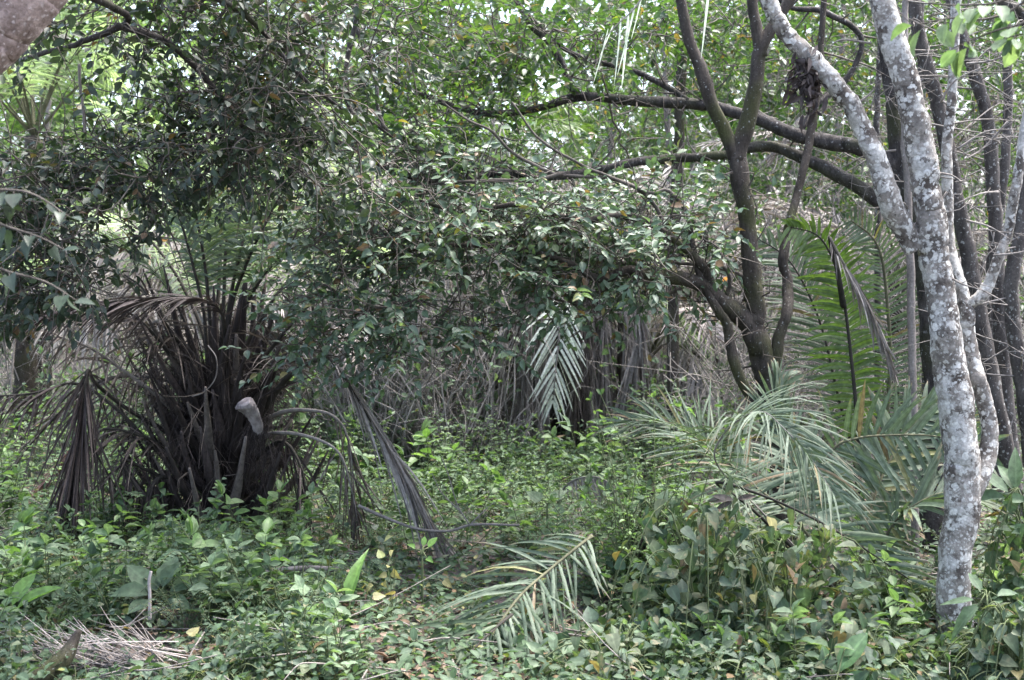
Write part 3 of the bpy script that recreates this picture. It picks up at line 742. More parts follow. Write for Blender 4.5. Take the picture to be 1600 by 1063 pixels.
near_spray("leafy_branch", "light green soft leaves drooping into the top right corner", [[(1640, -40, 3.8), (1590, 10, 3.8), (1540, 30, 3.8), (1490, 28, 3.8), (1425, 40, 3.8)], [(1650, 0, 3.8), (1600, 35, 3.8), (1550, 50, 3.8), (1490, 75, 3.8)], [(1650, -50, 3.7), (1570, 0, 3.7), (1500, 8, 3.7), (1450, 5, 3.7)], [(1660, 40, 3.8), (1610, 50, 3.8), (1570, 60, 3.8)]], 'leaf_pale', .075, .6, T_ELLIP, 8, .9)
near_spray("leafy_branch", "broad dark leaves on a near twig at the left edge", [[(-60, 250, 3.6), (-10, 290, 3.6), (30, 330, 3.6)], [(-60, 320, 3.6), (0, 350, 3.6), (60, 370, 3.6), (100, 390, 3.6)], [(-60, 380, 3.6), (0, 420, 3.6), (70, 440, 3.6), (120, 470, 3.6)], [(-60, 300, 3.6), (40, 300, 3.6), (110, 340, 3.6)]], 'leaf_shaded', .06, .66, T_HEART, 6, .9)

# narrow strap leaflets hanging at the top
q = P(985, -60, 6)
o = thing("palm_frond_tip", "dry strap leaflets of a palm frond tip hanging from the top edge", "palm frond", q)
mb = MB(); ac = Acc()
for (x0, y0, x1, y1) in ((950, 45, 928, 135), (970, 28, 962, 132), (982, 22, 972, 142), (958, 40, 936, 92), (1002, -5, 988, 62), (992, 8, 966, 120)):
    a, e = P(x0, y0, 6), P(x1, y1, 6)
    ac.add(a, e - a, np.array([.4, -1, 0]) + rn(.2), np.linalg.norm(e - a), .035)
ac.place(mb, T_STRAP)
mb.build("leaflets", M['palm_pale'], o, q)
mb = MB(); tube(mb, smooth(pp((1010, -40, 6), (998, 5, 6), (965, 38, 6), (945, 60, 6)), 14), np.linspace(.005, .002, 14), 5); mb.build("stalk", M['stalk_pale'], o, q)
q = P(1112, -70, 6); mb = MB(); e = P(1098, 92, 6)
leaves(mb, [q], [e - q], [np.array([.3, -1, 0])], [np.linalg.norm(e - q)], [.03], T_STRAP)
tag(mb.build("dangling_leaflet", M['palm_pale'], None, q), "single long pale strap leaflet dangling beside the dark forked tree's top", "palm leaflet")

# ------------------------------------------------------------------ the big palm with the stump of old leaf bases
DP = 8.0
bp = G(342, 832); DP = bp[1]; wp = DP / F
palm = thing("oil_palm", "big palm with dark vase-like old leaf bases and dead fronds, left of middle", "palm", bp)
cx = bp[0]
mb = MB(); tube(mb, smooth([bp + [0, 0, -.05], bp + [0, 0, .3], bp + [.0, 0, .7], bp + [-.02, 0, 1.15]], 30), [.11, .12, .1, .04], 14, rough=.2)
mb.build("trunk", M['boot'], palm, bp)
for i in range(118):
    h = (i / 118) ** 1.05
    z0 = .05 + h * .95 + rng.uniform(-.04, .04)
    az = i * 2.399 + rng.uniform(-.2, .2)
    out = np.array([math.cos(az), math.sin(az), 0])
    r0 = .15 - .08 * h
    L = rng.uniform(.34, .7) * (1 + .2 * h)
    tilt = 1.05 - .65 * h + rng.uniform(-.28, .28)
    p0 = bp + out * r0 + [0, 0, z0 - .08]
    p1 = p0 + L * .45 * (out * tilt * .9 + np.array([0, 0, 1 - .2 * tilt]))
    p2 = p1 + L * .55 * (out * tilt * .6 + np.array([0, 0, 1.0])) + rn(.03)
    mb = MB(); tube(mb, smooth([p0, p1, p2], 12), [.045, .036, .024, .008], 8, rough=.25, flat=.5)
    # frayed fibre on the leaf base
    for _ in range(16):
        q = p0 + (p2 - p0) * rng.uniform(.1, 1); e = q + rn(.08) + np.array([0, 0, -.02 - .2 * rng.random()]) + out * .06
        tube(mb, smooth([q, (q + e) / 2 + rn(.02), e], 5), [.003, .001], 3, cap=False)
    mb.build("leaf_base", M[('boot', 'boot', 'boot', 'dead_dark', 'dead_brown')[rng.integers(5)]], palm, bp)
# the pale, cut leaf base facing the camera
mb = MB()
tube(mb, smooth(pp((404, 680, DP - .36), (401, 665, DP - .4), (396, 651, DP - .43), (390, 640, DP - .45), (385, 632, DP - .47), (382, 628, DP - .48)), 24), np.array([7, 9, 11, 15, 18, 13]) * wp, 14, rough=.3, flat=.6)
fb_ = MB()
for _ in range(70):
    q = P(rng.uniform(384, 420), rng.uniform(650, 680), DP - .38); e = q + np.array([rng.normal() * .07, -.01, -rng.uniform(.1, .4)])
    tube(fb_, smooth([q, (q + e) / 2 + rn(.02), e], 5), [.0026, .001], 3, cap=False)
fb_.build("fibre", M['dead_dark'], palm, bp)
o = mb.build("cut_leaf_base", M['boot_pale'], palm, bp); o["label"] = "pale weathered stub of a cut leaf base"


def pf(ctrl, **k): return frond(palm, bp, pp(*ctrl), **k)


crown0 = (338, 600, DP)
green = dict(mat='palm_green', stalk='stalk_dark', ll=.5, lw=.016, s0=.42, droop=.35, rs=(.017, .005), jit=.1, n=56)
pf([(326, 610, DP), (320, 500, DP), (303, 420, DP - .05), (282, 345, DP - .1), (255, 270, DP - .2), (215, 200, DP - .4)], **green)
pf([(345, 610, DP), (354, 510, DP), (364, 445, DP), (376, 394, DP), (386, 345, DP + .1), (400, 270, DP + .2), (440, 190, DP + .2)], **green)
pf([(350, 620, DP), (360, 490, DP), (383, 418, DP), (411, 357, DP), (450, 290, DP), (520, 230, DP)], **green)
pf([(330, 610, DP), (340, 480, DP + .2), (345, 380, DP + .3), (345, 290, DP + .4), (330, 200, DP + .5)], **{**green, 'mat': 'palm_back'})
pf([(336, 610, DP), (310, 500, DP + .2), (255, 400, DP + .3), (190, 340, DP + .4), (110, 320, DP + .5)], **{**green, 'mat': 'palm_back', 'hang': .3})
pf([(350, 610, DP), (395, 520, DP + .1), (450, 440, DP + .2), (520, 390, DP + .4), (600, 380, DP + .6)], **{**green, 'mat': 'palm_back', 'hang': .3})
pf([(345, 600, DP), (372, 500, DP + .2), (420, 400, DP + .5), (490, 330, DP + .8), (560, 300, DP + 1)], **{**green, 'mat': 'palm_back', 'hang': .2})
pf([(335, 610, DP), (328, 500, DP - .05), (318, 400, DP - .1), (298, 310, DP - .2), (262, 240, DP - .3)], **green)
pf([(340, 610, DP), (349, 480, DP), (354, 380, DP + .1), (372, 290, DP + .2), (415, 215, DP + .3)], **green)
pf([(348, 610, DP), (372, 510, DP), (412, 430, DP), (468, 380, DP), (530, 370, DP)], **{**green, 'll': .42})
pf([(322, 610, DP), (296, 520, DP), (254, 440, DP), (196, 390, DP), (130, 380, DP)], **{**green, 'll': .42})
dead = dict(mat='dead_brown', stalk='stalk_dark', ll=.36, lw=.013, s0=.22, droop=.35, rs=(.018, .006), jit=.26, miss=.42, hang=.38, n=50, name='dead_frond')
pf([(372, 640, DP), (380, 600, DP - .1), (405, 568, DP - .2), (450, 513, DP - .3), (490, 470, DP - .3)], **{**dead, 'mat': 'dead_brown', 'hang': .15, 'miss': .5})
pf([(385, 650, DP), (405, 610, DP - .1), (430, 573, DP - .2), (478, 530, DP - .3), (520, 515, DP - .3)], **{**dead, 'hang': .3, 'miss': .4})
pf([(300, 640, DP), (288, 594, DP - .1), (264, 553, DP - .2), (230, 512, DP - .3), (200, 489, DP - .3), (150, 480, DP - .4)], **dead)
pf([(318, 630, DP), (300, 570, DP - .1), (271, 526, DP - .2), (245, 485, DP - .3), (222, 450, DP - .3), (195, 430, DP - .3)], **dead)
pf([(280, 650, DP), (244, 617, DP - .2), (190, 577, DP - .3), (139, 543, DP - .4), (90, 525, DP - .5)], **{**dead, 'stalk': 'stalk_pale', 'rs': (.02, .006)})
pf([(348, 590, DP), (350, 500, DP - .3), (315, 468, DP - .4), (240, 465, DP - .5), (132, 478, DP - .6), (40, 500, DP - .6)], **{**dead, 'mat': 'dead_dark', 'hang': .3, 'miss': .05, 'll': .34, 'a0': 22, 'a1': 10, 's0': .3, 'n': 80, 'rs': (.009, .004), 'jit': .16})
pf([(270, 680, DP), (200, 640, DP - .3), (150, 600, DP - .5), (137, 580, DP - .6), (131, 640, DP - .65), (122, 720, DP - .65), (110, 822, DP - .65)], **{**dead, 'mat': 'dead_dark', 'a0': 20, 'a1': 10, 'hang': .55, 'miss': 0, 'n': 120, 'll': .6, 's0': .45, 'jit': .2, 'lw': .013, 'label': 'dark dead frond hanging like a broom at the left'})
pf([(300, 760, DP), (240, 700, DP - .2), (183, 640, DP - .2), (120, 600, DP - .2), (50, 615, DP - .3), (-30, 620, DP - .3)], **{**dead, 'mat': 'dead_dark', 'hang': .5, 'miss': .2})
pf([(280, 720, DP), (240, 690, DP - .3), (200, 675, DP - .4), (160, 672, DP - .45), (148, 700, DP - .45), (180, 760, DP - .45)], **{**dead, 'mat': 'dead_brown'})
pf([(290, 770, DP), (255, 745, DP - .3), (232, 770, DP - .4), (218, 812, DP - .4), (210, 835, DP - .4)], **{**dead, 'mat': 'dead_dark', 'hang': .7, 'miss': 0, 'a0': 25, 'a1': 10, 'n': 60})
pf([(283, 760, DP), (230, 735, DP - .3), (190, 720, DP - .4), (230, 790, DP - .4), (250, 840, DP - .4)], **{**dead, 'mat': 'dead_dark', 'hang': .6, 'a0': 25})
pf([(410, 660, DP), (440, 645, DP - .2), (474, 641, DP - .3), (520, 650, DP - .4), (545, 690, DP - .4), (555, 790, DP - .4)], **{**dead, 'stalk': 'stalk_pale', 'mat': 'dead_brown', 'hang': .75, 's0': .55, 'miss': .72, 'rs': (.02, .005)})
pf([(400, 690, DP), (430, 677, DP - .3), (481, 682, DP - .4), (528, 706, DP - .5), (548, 760, DP - .5), (560, 820, DP - .5)], **{**dead, 'stalk': 'stalk_pale', 'mat': 'dead_brown', 'hang': .75, 's0': .55, 'miss': .75, 'rs': (.018, .005)})
pf([(400, 660, DP), (450, 590, DP - .3), (505, 560, DP - .5), (530, 580, DP - .6), (575, 650, DP - .7), (615, 715, DP - .75), (650, 785, DP - .8), (690, 845, DP - .8)], **{**dead, 'mat': 'dead_grey', 'stalk': 'stalk_dark', 'a0': 10, 'a1': 6, 'hang': .2, 'n': 80, 's0': .42, 'jit': .11, 'miss': .15, 'll': .46, 'lw': .015, 'label': 'dead frond sagging in a straight line to the ground on the right'})
pf([(395, 720, DP), (440, 690, DP - .2), (470, 730, DP - .3), (480, 800, DP - .3)], **{**dead, 'mat': 'dead_dark', 'hang': .7})
pf([(310, 620, DP), (240, 590, DP + .2), (150, 600, DP + .4), (60, 680, DP + .5), (0, 760, DP + .5)], **{**dead, 'mat': 'dead_brown'})
pf([(320, 600, DP), (270, 510, DP + .3), (190, 430, DP + .5), (100, 420, DP + .6), (20, 470, DP + .7)], **{**dead, 'mat': 'dead_grey', 'miss': .1})
# fan of bare upper stalks with torn fibre between them
for k in range(24):
    ax = -58 + 116 * k / 23 + rng.uniform(-5, 5); L = rng.uniform(150, 260) * (.8 + .2 * math.cos(R(ax)))
    sx, cy = math.sin(R(ax)), math.cos(R(ax)); dd = rng.uniform(-.35, .3)
    c = pp((335 + 45 * sx, 690 - 20 * cy, DP + dd * .4), (335 + 45 * sx + .38 * L * sx * .7, 680 - .42 * L * cy - 10, DP + dd * .8), (335 + 40 * sx + L * sx * .95, 680 - L * cy * .86, DP + dd))
    pts = smooth(c, 22); mb = MB(); tube(mb, pts, [.02, .012, .006, .003], 7, rough=.08, flat=.6)
    for _ in range(12):
        q = pts[rng.integers(3, 21)]; e = q + rn(.05) + np.array([0, 0, -rng.uniform(.05, .3)])
        tube(mb, smooth([q, (q + e) / 2 + rn(.015), e], 5), [.0032, .0012], 3, cap=False)
    mb.build("bare_stalk", M[('boot', 'dead_dark', 'boot', 'dead_brown')[k % 4]], palm, bp)
# curled loose strand
mb = MB(); tube(mb, smooth(pp((300, 620, DP - .4), (320, 612, DP - .45), (337, 590, DP - .45), (338, 560, DP - .45), (325, 540, DP - .42)), 26), np.full(26, .0035), 5); mb.build("loose_strand", M['stalk_pale'], palm, bp)

# reddish dead frond lying at the left
rb = P(50, 790, 9.2); rb[2] = gz(rb[0], rb[1])
o = thing("fallen_frond", "reddish brown dead palm frond propped on the ground at the far left", "palm frond", rb)
frond(o, rb, pp((150, 670, 9.2), (120, 700, 9.2), (85, 745, 9.2), (50, 790, 9.2)), mat='dead_red', stalk='stalk_dark', ll=.4, lw=.018, a0=12, a1=5, hang=.1, n=60, s0=.1, jit=.07)

# ------------------------------------------------------------------ young palm right of the middle and the low palm in front of it
yb = P(1345, 800, 7.4); yb[2] = gz(yb[0], yb[1])
yp = thing("young_palm", "young palm with upright fresh green comb-like fronds left of the pale trunk", "palm", yb)
frond(yp, yb, [yb] + pp((1342, 700, 7.4), (1336, 620, 7.4), (1330, 560, 7.4), (1321, 485, 7.4), (1311, 435, 7.4), (1294, 390, 7.35), (1272, 365, 7.3), (1235, 355, 7.2)), mat='palm_bright', stalk='stalk_dark', ll=.3, lw=.026, s0=.3, a0=78, a1=40, lift=.1, droop=.35, n=60, hint=(0, -1, .1), jit=.045, label='fresh green frond with a comb of broad leaflets')
frond(yp, yb, [yb] + pp((1375, 720, 7.6), (1388, 620, 7.6), (1391, 550, 7.6), (1386, 470, 7.6), (1378, 405, 7.55), (1362, 370, 7.5), (1330, 345, 7.4)), mat='palm_green', stalk='stalk_green', ll=.3, lw=.016, s0=.35, a0=80, a1=45, lift=.1, droop=.15, n=56, hint=(0, -1, .1), jit=.035)
frond(yp, yb, [yb] + pp((1335, 720, 7.5), (1310, 620, 7.6), (1280, 500, 7.7), (1235, 410, 7.8), (1180, 370, 7.9)), mat='palm_green', stalk='stalk_dark', ll=.4, lw=.02, s0=.35, a0=60, a1=35, lift=.1, droop=.35, n=50, hint=(0, -1, .3), jit=.06)
frond(yp, yb, pp((1318, 480, 7.4), (1308, 420, 7.3), (1300, 390, 7.2), (1297, 372, 7.15), (1310, 400, 7.1), (1345, 455, 7.1), (1375, 520, 7.1), (1395, 580, 7.1)), mat='dead_grey', stalk='stalk_dark', ll=.2, lw=.012, s0=.38, a0=25, a1=10, hang=.4, droop=.3, n=60, jit=.12, name='dead_frond')

lb = P(1330, 880, 6.1); lb[2] = gz(lb[0], lb[1])
lp = thing("low_palm", "low stemless palm with wide grey-green fronds beside the pale trunk's foot", "palm", lb)
big = dict(mat='palm_green', stalk='stalk_green', ll=.34, lw=.02, s0=.3, droop=.2, n=46, jit=.1, rs=(.011, .004), miss=.06)
frond(lp, lb, [lb] + pp((1190, 800, 6.0), (1120, 725, 5.8), (1130, 680, 5.65), (1165, 650, 5.5), (1195, 645, 5.4), (1222, 667, 5.3), (1262, 710, 5.2), (1300, 768, 5.1)), **{**big, 's0': .38, 'lw': .011, 'll': .42, 'n': 92, 'a0': 65, 'a1': 30, 'stalk': 'stalk_pale', 'hint': (0, -.5, 1), 'rs': (.006, .002), 'droop': .45, 'label': 'arching frond with a pale midrib and narrow grey-green leaflets'})
frond(lp, lb, [lb] + pp((1270, 780, 6.2), (1300, 705, 6.2), (1340, 685, 6.15), (1400, 680, 6.1), (1462, 682, 6.05), (1540, 700, 6.0)), **{**big, 's0': .3, 'lw': .026, 'll': .36, 'n': 34, 'a0': 80, 'a1': 45, 'hint': (0, -1, .2), 'stalk': 'stalk_green', 'label': 'wide frond with broad erect leaflets'})
frond(lp, lb, [lb] + pp((1180, 800, 6.1), (1120, 755, 5.9), (1185, 772, 5.8), (1262, 806, 5.75), (1331, 845, 5.7), (1420, 905, 5.6)), **{**big, 's0': .35, 'lw': .018, 'll': .42, 'n': 44, 'a0': 55, 'a1': 30, 'one_side': -1, 'stalk': 'stalk_dark', 'hint': (0, -.7, .7), 'mat': 'palm_green'})
frond(lp, lb, [lb] + pp((1360, 800, 6.2), (1390, 720, 6.3), (1430, 660, 6.4), (1500, 620, 6.5)), **{**big, 'lw': .03, 'll': .4, 'a0': 65, 'hint': (0, -1, .3)})
frond(lp, lb, [lb] + pp((1390, 830, 6.0), (1430, 790, 5.9), (1480, 770, 5.9), (1540, 780, 5.9)), **{**big, 'lw': .024, 'll': .38, 'hint': (0, -.5, 1)})
frond(lp, lb, [lb] + pp((1250, 820, 6.2), (1180, 760, 6.3), (1110, 700, 6.4), (1040, 660, 6.5), (980, 660, 6.5)), **{**big, 'lw': .014, 'll': .44, 'n': 64, 'hint': (0, -.6, 1), 'mat': 'palm_green'})
frond(lp, lb, [lb] + pp((1280, 800, 6.3), (1230, 700, 6.5), (1210, 640, 6.6), (1220, 590, 6.7)), **{**big, 'lw': .028, 'll': .36, 'a0': 45, 'a1': 20, 'hint': (0, -1, .2)})

# ------------------------------------------------------------------ palm in the middle distance with the white hanging frond
mbp = P(900, 760, 11.0); mbp[2] = gz(mbp[0], mbp[1])
mp_ = thing("middle_palm", "palm in the middle distance with a whitish drooping frond over a skirt of dead thatch", "palm", mbp)
mb = MB(); tube(mb, smooth([mbp, mbp + [0.02, 0, .8], mbp + [.05, 0, 1.7]], 24), [.24, .2, .17], 12, rough=.15); mb.build("trunk", M['boot'], mp_, mbp)
Dm = 10.6
top = (905, 470, 11.0)
frond(mp_, mbp, pp(top, (885, 455, Dm), (875, 480, Dm - .2), (873, 530, Dm - .3), (868, 580, Dm - .35), (864, 625, Dm - .35)), mat='palm_pale', stalk='stalk_pale', ll=.46, lw=.024, s0=.12, a0=42, a1=24, lift=.05, droop=.12, n=24, hint=(0, -1, .2), jit=.04, label='whitish green frond hanging straight down')
frond(mp_, mbp, pp(top, (930, 430, Dm), (960, 425, Dm - .2), (985, 460, Dm - .3), (1000, 500, Dm - .3), (990, 560, Dm - .3), (965, 640, Dm - .3), (955, 670, Dm - .3)), mat='dead_grey', stalk='stalk_pale', ll=.5, lw=.024, s0=.5, a0=12, a1=5, hang=.3, n=60, jit=.08, hint=(0, -1, .2), name='dead_frond', label='pinkish grey dead frond hanging right of the whitish one')
for k in range(26):
    az = rng.uniform(0, 6.28); rr_ = rng.uniform(.25, .7)
    c = np.array([math.cos(az) * rr_, -abs(math.sin(az)) * rr_ * .8, 0])
    t0 = mbp + [0.05, 0, 1.75 + rng.uniform(-.1, .1)]
    frond(mp_, mbp, [t0, t0 + c * .7 + [0, 0, .15], t0 + c * 1.1 + [0, 0, -.3], t0 + c * 1.15 + [0, 0, -.9], t0 + c * 1.2 + [0, 0, -1.55 + rng.uniform(-.2, .3)]], mat=('dead_grey', 'straw', 'dead_brown', 'dead_grey')[k % 4], stalk='stalk_dark', ll=.45, lw=.016, s0=.3, a0=12, a1=6, hang=.5, n=50, jit=.1, miss=.1, name='dead_frond')
for (a, e) in (((960, 400), (1060, 380)), ((860, 400), (760, 430)), ((920, 380), (960, 300)), ((1000, 440), (1090, 520)), ((880, 380), (830, 320))):
    frond(mp_, mbp, pp(top, ((top[0] + a[0]) / 2, a[1] - 0, 11), (a[0], a[1], 11), (e[0], e[1], 11)), mat='palm_back', stalk='stalk_green', ll=.5, lw=.022, s0=.2, droop=.4, n=40, hang=.25, jit=.08)


def small_palm(lab, base, spec, mats, group="palms in the background", ll=.5, name="background_palm", trunk_h=.6):
    o = thing(name, lab, "palm", base, group)
    mb = MB(); tube(mb, smooth([base, base + [0, 0, trunk_h * .5], base + [0, 0, trunk_h]], 16), [.13, .12, .09], 10, rough=.15); mb.build("trunk", M['bark_dark'], o, base)
    t0 = base + [0, 0, trunk_h]
    for i in range(spec):
        az = i * 2.399 + rng.uniform(-.3, .3); el = rng.uniform(.25, 1.35); L = rng.uniform(1.7, 2.6)
        h = np.array([math.cos(az), math.sin(az), 0])
        dirv = h * math.cos(el) + np.array([0, 0, math.sin(el)])
        bend = rng.uniform(.2, .5)
        p1 = t0 + dirv * L * .35; p2 = p1 + nrm(dirv - [0, 0, bend]) * L * .35; p3 = p2 + nrm(dirv - [0, 0, bend * 2.6]) * L * .3
        is_dead = el < .45
        frond(o, base, [t0, p1, p2, p3], mat='dead_grey' if is_dead else mats, stalk='stalk_green', ll=ll, lw=.024, s0=.25, droop=.4, n=40, hang=.45 if is_dead else .1, jit=.1, name='dead_frond' if is_dead else 'frond')
    return o


small_palm("background palm with pale fronds fanning behind the big palm's crown", P(440, 640, 11.5) * [1, 1, 0], 16, 'palm_back', trunk_h=1.6)
small_palm("bright palm in the sunlit gap at the far upper left", P(60, 560, 13) * [1, 1, 0], 16, 'palm_back', trunk_h=3.0)
small_palm("background palm low at the left edge", P(40, 600, 12) * [1, 1, 0], 14, 'palm_back', trunk_h=1.0)
small_palm("background palm between the big palm and the middle one", P(640, 640, 13) * [1, 1, 0], 14, 'dead_grey', trunk_h=.9)
small_palm("background palm behind the dark many-stemmed tree", P(1080, 640, 13) * [1, 1, 0], 14, 'dead_grey', trunk_h=1.4)
small_palm("background palm behind the young green palm", P(1400, 640, 12) * [1, 1, 0], 14, 'dead_grey', trunk_h=1.6)
small_palm("dry grey palm in the thicket left of the middle palm", P(745, 640, 12.8) * [1, 1, 0], 8, 'straw', trunk_h=.5)
small_palm("dry grey palm in the thicket just right of the big palm", P(575, 640, 12.0) * [1, 1, 0], 9, 'straw', trunk_h=.7)
small_palm("dry grey palm behind the low limb of the dark forked tree", P(1010, 640, 12) * [1, 1, 0], 11, 'straw', trunk_h=.8)
small_palm("background palm high behind the arching limbs", P(720, 560, 15.5) * [1, 1, 0], 16, 'palm_bright', trunk_h=2.6)

# ------------------------------------------------------------------ trees behind
def back_tree(lab, px, d, h, rad, nleaf, mat, lean=0.0, tr=.07, low=.25, group="trees in the background", ll=.11):
    d = d * 1.15 + 2.2; h *= 1.12
    base = P(px, 600, d); base[2] = gz(base[0], base[1]) - .05
    o = thing("background_tree", lab, "tree", base, group)
    topp = base + np.array([lean, 0, h * .75])
    mid = base + np.array([lean * .3 + rng.uniform(-.2, .2), 0, h * .4])
    path = limb(o, base, [base, mid, topp], np.linspace(tr, tr * .4, 6), M['bark_back'], 'trunk', 9, 50, .08)
    wood = MB(); cm = MB(); ac = Acc()
    nt_ = nleaf // 11
    tg = []
    while len(tg) < nt_:
        v = nrm(rn()) * rng.uniform(.2, 1) ** .45
        tg.append(base + np.array([lean * .8, 0, h * (low + 1) * .5]) + v * np.array([rad, rad * .8, h * (1 - low) * .5]))
    tg = np.array(tg)
    dirs = attach(wood, path[14:], tg, .004, .006)
    for p, dd in zip(tg, dirs):
        twig(ac, wood, p, dd * .6 + rn(.5), rng.uniform(.25, .5), 10, ll, .5, .3, .004)
    ac.place(cm, T_OVATE)
    wood.build("branches", M['wood_thin'], o, base); cm.build("crown", M[mat], o, base)


for i, (px, d, h, rad, n, mat, lean) in enumerate([
        (60, 14, 5.5, 1.6, 1900, 'leaf_back', .3), (250, 15, 6.5, 1.8, 2200, 'leaf_back', -.2), (430, 16.5, 6.5, 1.7, 1900, 'leaf_back', .2), (600, 15, 6.0, 1.5, 1800, 'leaf_mid', .1),
        (790, 17, 7.0, 1.9, 2200, 'leaf_mid', -.3), (950, 14.5, 6.0, 1.5, 1700, 'leaf_mid', .2), (1090, 16, 6.5, 1.7, 1900, 'leaf_mid', .0), (1230, 14, 5.5, 1.4, 1600, 'leaf_mid', .2),
        (1370, 16, 6.5, 1.7, 1900, 'leaf_mid', -.1), (1520, 14.5, 6.5, 1.7, 2000, 'leaf_mid', .2), (1180, 13.2, 6.5, 1.6, 2000, 'leaf_mid', .1), (1440, 12.6, 6.2, 1.6, 2000, 'leaf_mid', -.1), (1300, 12.8, 6.5, 1.5, 1800, 'leaf_mid', .1), (1020, 13.5, 6.2, 1.5, 1700, 'leaf_mid', .1), (1640, 13, 6.0, 1.5, 1700, 'leaf_mid', .1), (-60, 12, 6.0, 1.5, 1600, 'leaf_mid', .1)]):
    back_tree("sunlit leafy background tree between the stems and palms", px, d, h, rad, n, mat, lean)

# far wood: one mass of foliage that closes the view
fw = MB()
N_ = 100000
x = rng.uniform(-19, 19, N_); y = rng.uniform(23, 31, N_)
zmax = 10.5 + 1.4 * np.sin(x * .7 + 1) + 1.0 * np.sin(x * 1.9) + .4 * (y - 23)
z = rng.random(N_) ** .8 * zmax
keep = (np.sin(x * 2.1 + 3 * np.sin(z * .9)) + np.sin(z * 2.6 + y) + rng.normal(size=N_) * .8) > -.7
p = np.stack([x, y, z], -1)[keep]; n_ = len(p)
leaves(fw, p, rng.normal(size=(n_, 3)) + [0, 0, -.4], rng.normal(size=(n_, 3)) * .6 + [0, 0, 1], rng.uniform(.13, .27, n_), .5, T_SMALL)
N_ = 22000
x = rng.uniform(-26, 26, N_); y = rng.uniform(32, 40, N_); z = rng.random(N_) * (13 + 2 * np.sin(x * .6) + 1.5 * np.sin(x * 1.7 + 2))
leaves(fw, np.stack([x, y, z], -1), rng.normal(size=(N_, 3)) + [0, 0, -.3], rng.normal(size=(N_, 3)) * .6 + [0, -.3, 1], rng.uniform(.3, .65, N_), .55, T_SMALL)
tag(fw.build("far_wood", M['leaf_back']), "pale sunlit wall of far foliage closing the view between the trunks", "far wood", kind='stuff')

# ------------------------------------------------------------------ thin saplings in the middle distance
sap_protos = []
for v in range(6):
    o = thing("sapling", "thin dark bare-stemmed sapling in the shaded thicket behind the clearing", "sapling", (0, 0, 0), "thin saplings in the thicket")
    h = rng.uniform(1.3, 2.4)
    mb = MB(); pts = smooth([[0, 0, -.05], rn(.08) * [1, 1, 0] + [0, 0, h * .35], rn(.16) * [1, 1, 0] + [0, 0, h * .7], rn(.3) * [1, 1, 0] + [0, 0, h]], 24)
    tube(mb, pts, [.016, .013, .009, .004], 6, rough=.1)
    mb.build("trunk", M['bark_dark'] if v % 2 else M['bark_back'], o)
    tw = MB(); ac = Acc(); cm = MB()
    for _ in range(12):
        a = pts[rng.integers(6, 23)]; e = a + rn(.25) + [0, 0, .2]
        pth = smooth([a, (a + e) / 2 + rn(.05), e], 7); tube(tw, pth, [.006, .002], 4)
        for _ in range(3):
            q = pth[rng.integers(2, 7)]; e2 = q + rn(.14) + [0, 0, .05]; tube(tw, smooth([q, (q + e2) / 2 + rn(.02), e2], 5), [.003, .001], 3)
            if rng.random() < .4: ac.add(e2, rn(), np.array([0, 0, 1]) + rn(.4), rng.uniform(.05, .1), .5)
    tw.build("twigs", M['wood_thin'], o); ac.place(cm, T_OVATE)
    if ac.p: cm.build("leaves", M['leaf_mid'], o)
    sap_protos.append(o)
spots = []
for _ in range(64):
    px = rng.uniform(560, 860) if rng.random() < .6 else rng.uniform(-50, 1650)
    spots.append((px, rng.uniform(11, 13.5)))
for i, (px, d) in enumerate(spots):
    o = sap_protos[i] if i < 6 else copy_tree(sap_protos[i % 6])
    q = P(px, 600, d); o.location = (q[0], q[1], gz(q[0], q[1])); o.rotation_euler = (rng.uniform(-.12, .12), rng.uniform(-.12, .12), rng.uniform(0, 6.28))

# thicket of dry stems and pale leaves closing the clearing
tk = MB(); tl = Acc()
for _ in range(3300):
    d = rng.uniform(12, 16.5); px = rng.uniform(-80, 1680)
    if rng.random() < .3: d, px = rng.uniform(10.2, 12), rng.uniform(540, 800)
    q = P(px, 600, d)
    if abs(px - 905) < 50 and d < 12.5: continue
    a = np.array([q[0], q[1], rng.uniform(-.05, 1.6) if rng.random() < .6 else 0.0]); L = rng.uniform(.4, 1.9)
    v = nrm(np.array([rng.normal() * .45, rng.normal() * .3, 1.0]))
    e = a + v * L + rn(.12)
    pts = smooth([a, a + v * L * .4 + rn(.1), a + v * L * .75 + rn(.1), e], 9)
    r_ = rng.uniform(.003, .011) * (.6 + .5 * rng.random())
    tube(tk, pts, [r_, r_ * .4], 4, cap=False)
    for j in range(rng.integers(0, 5)):
        p_ = pts[rng.integers(3, 9)] + rn(.06); tl.add(p_, rn() + [0, 0, -.3], np.array([0, -.3, 1]) + rn(.5), rng.uniform(.05, .11), .5)
    for j in range(2):
        p_ = pts[rng.integers(3, 9)]; e_ = p_ + rn(.22); tube(tk, np.array([p_, (p_ + e_) / 2 + rn(.03), e_]), [.003, .0025, .0015], 3, cap=False)
tl.place(tk, T_OVATE, 1)
tag(tk.build("thicket", [M['thicket'], M['leaf_pale']]), "grey-brown thicket of thin stems and pale leaves closing the far side of the clearing", "thicket", kind='stuff')

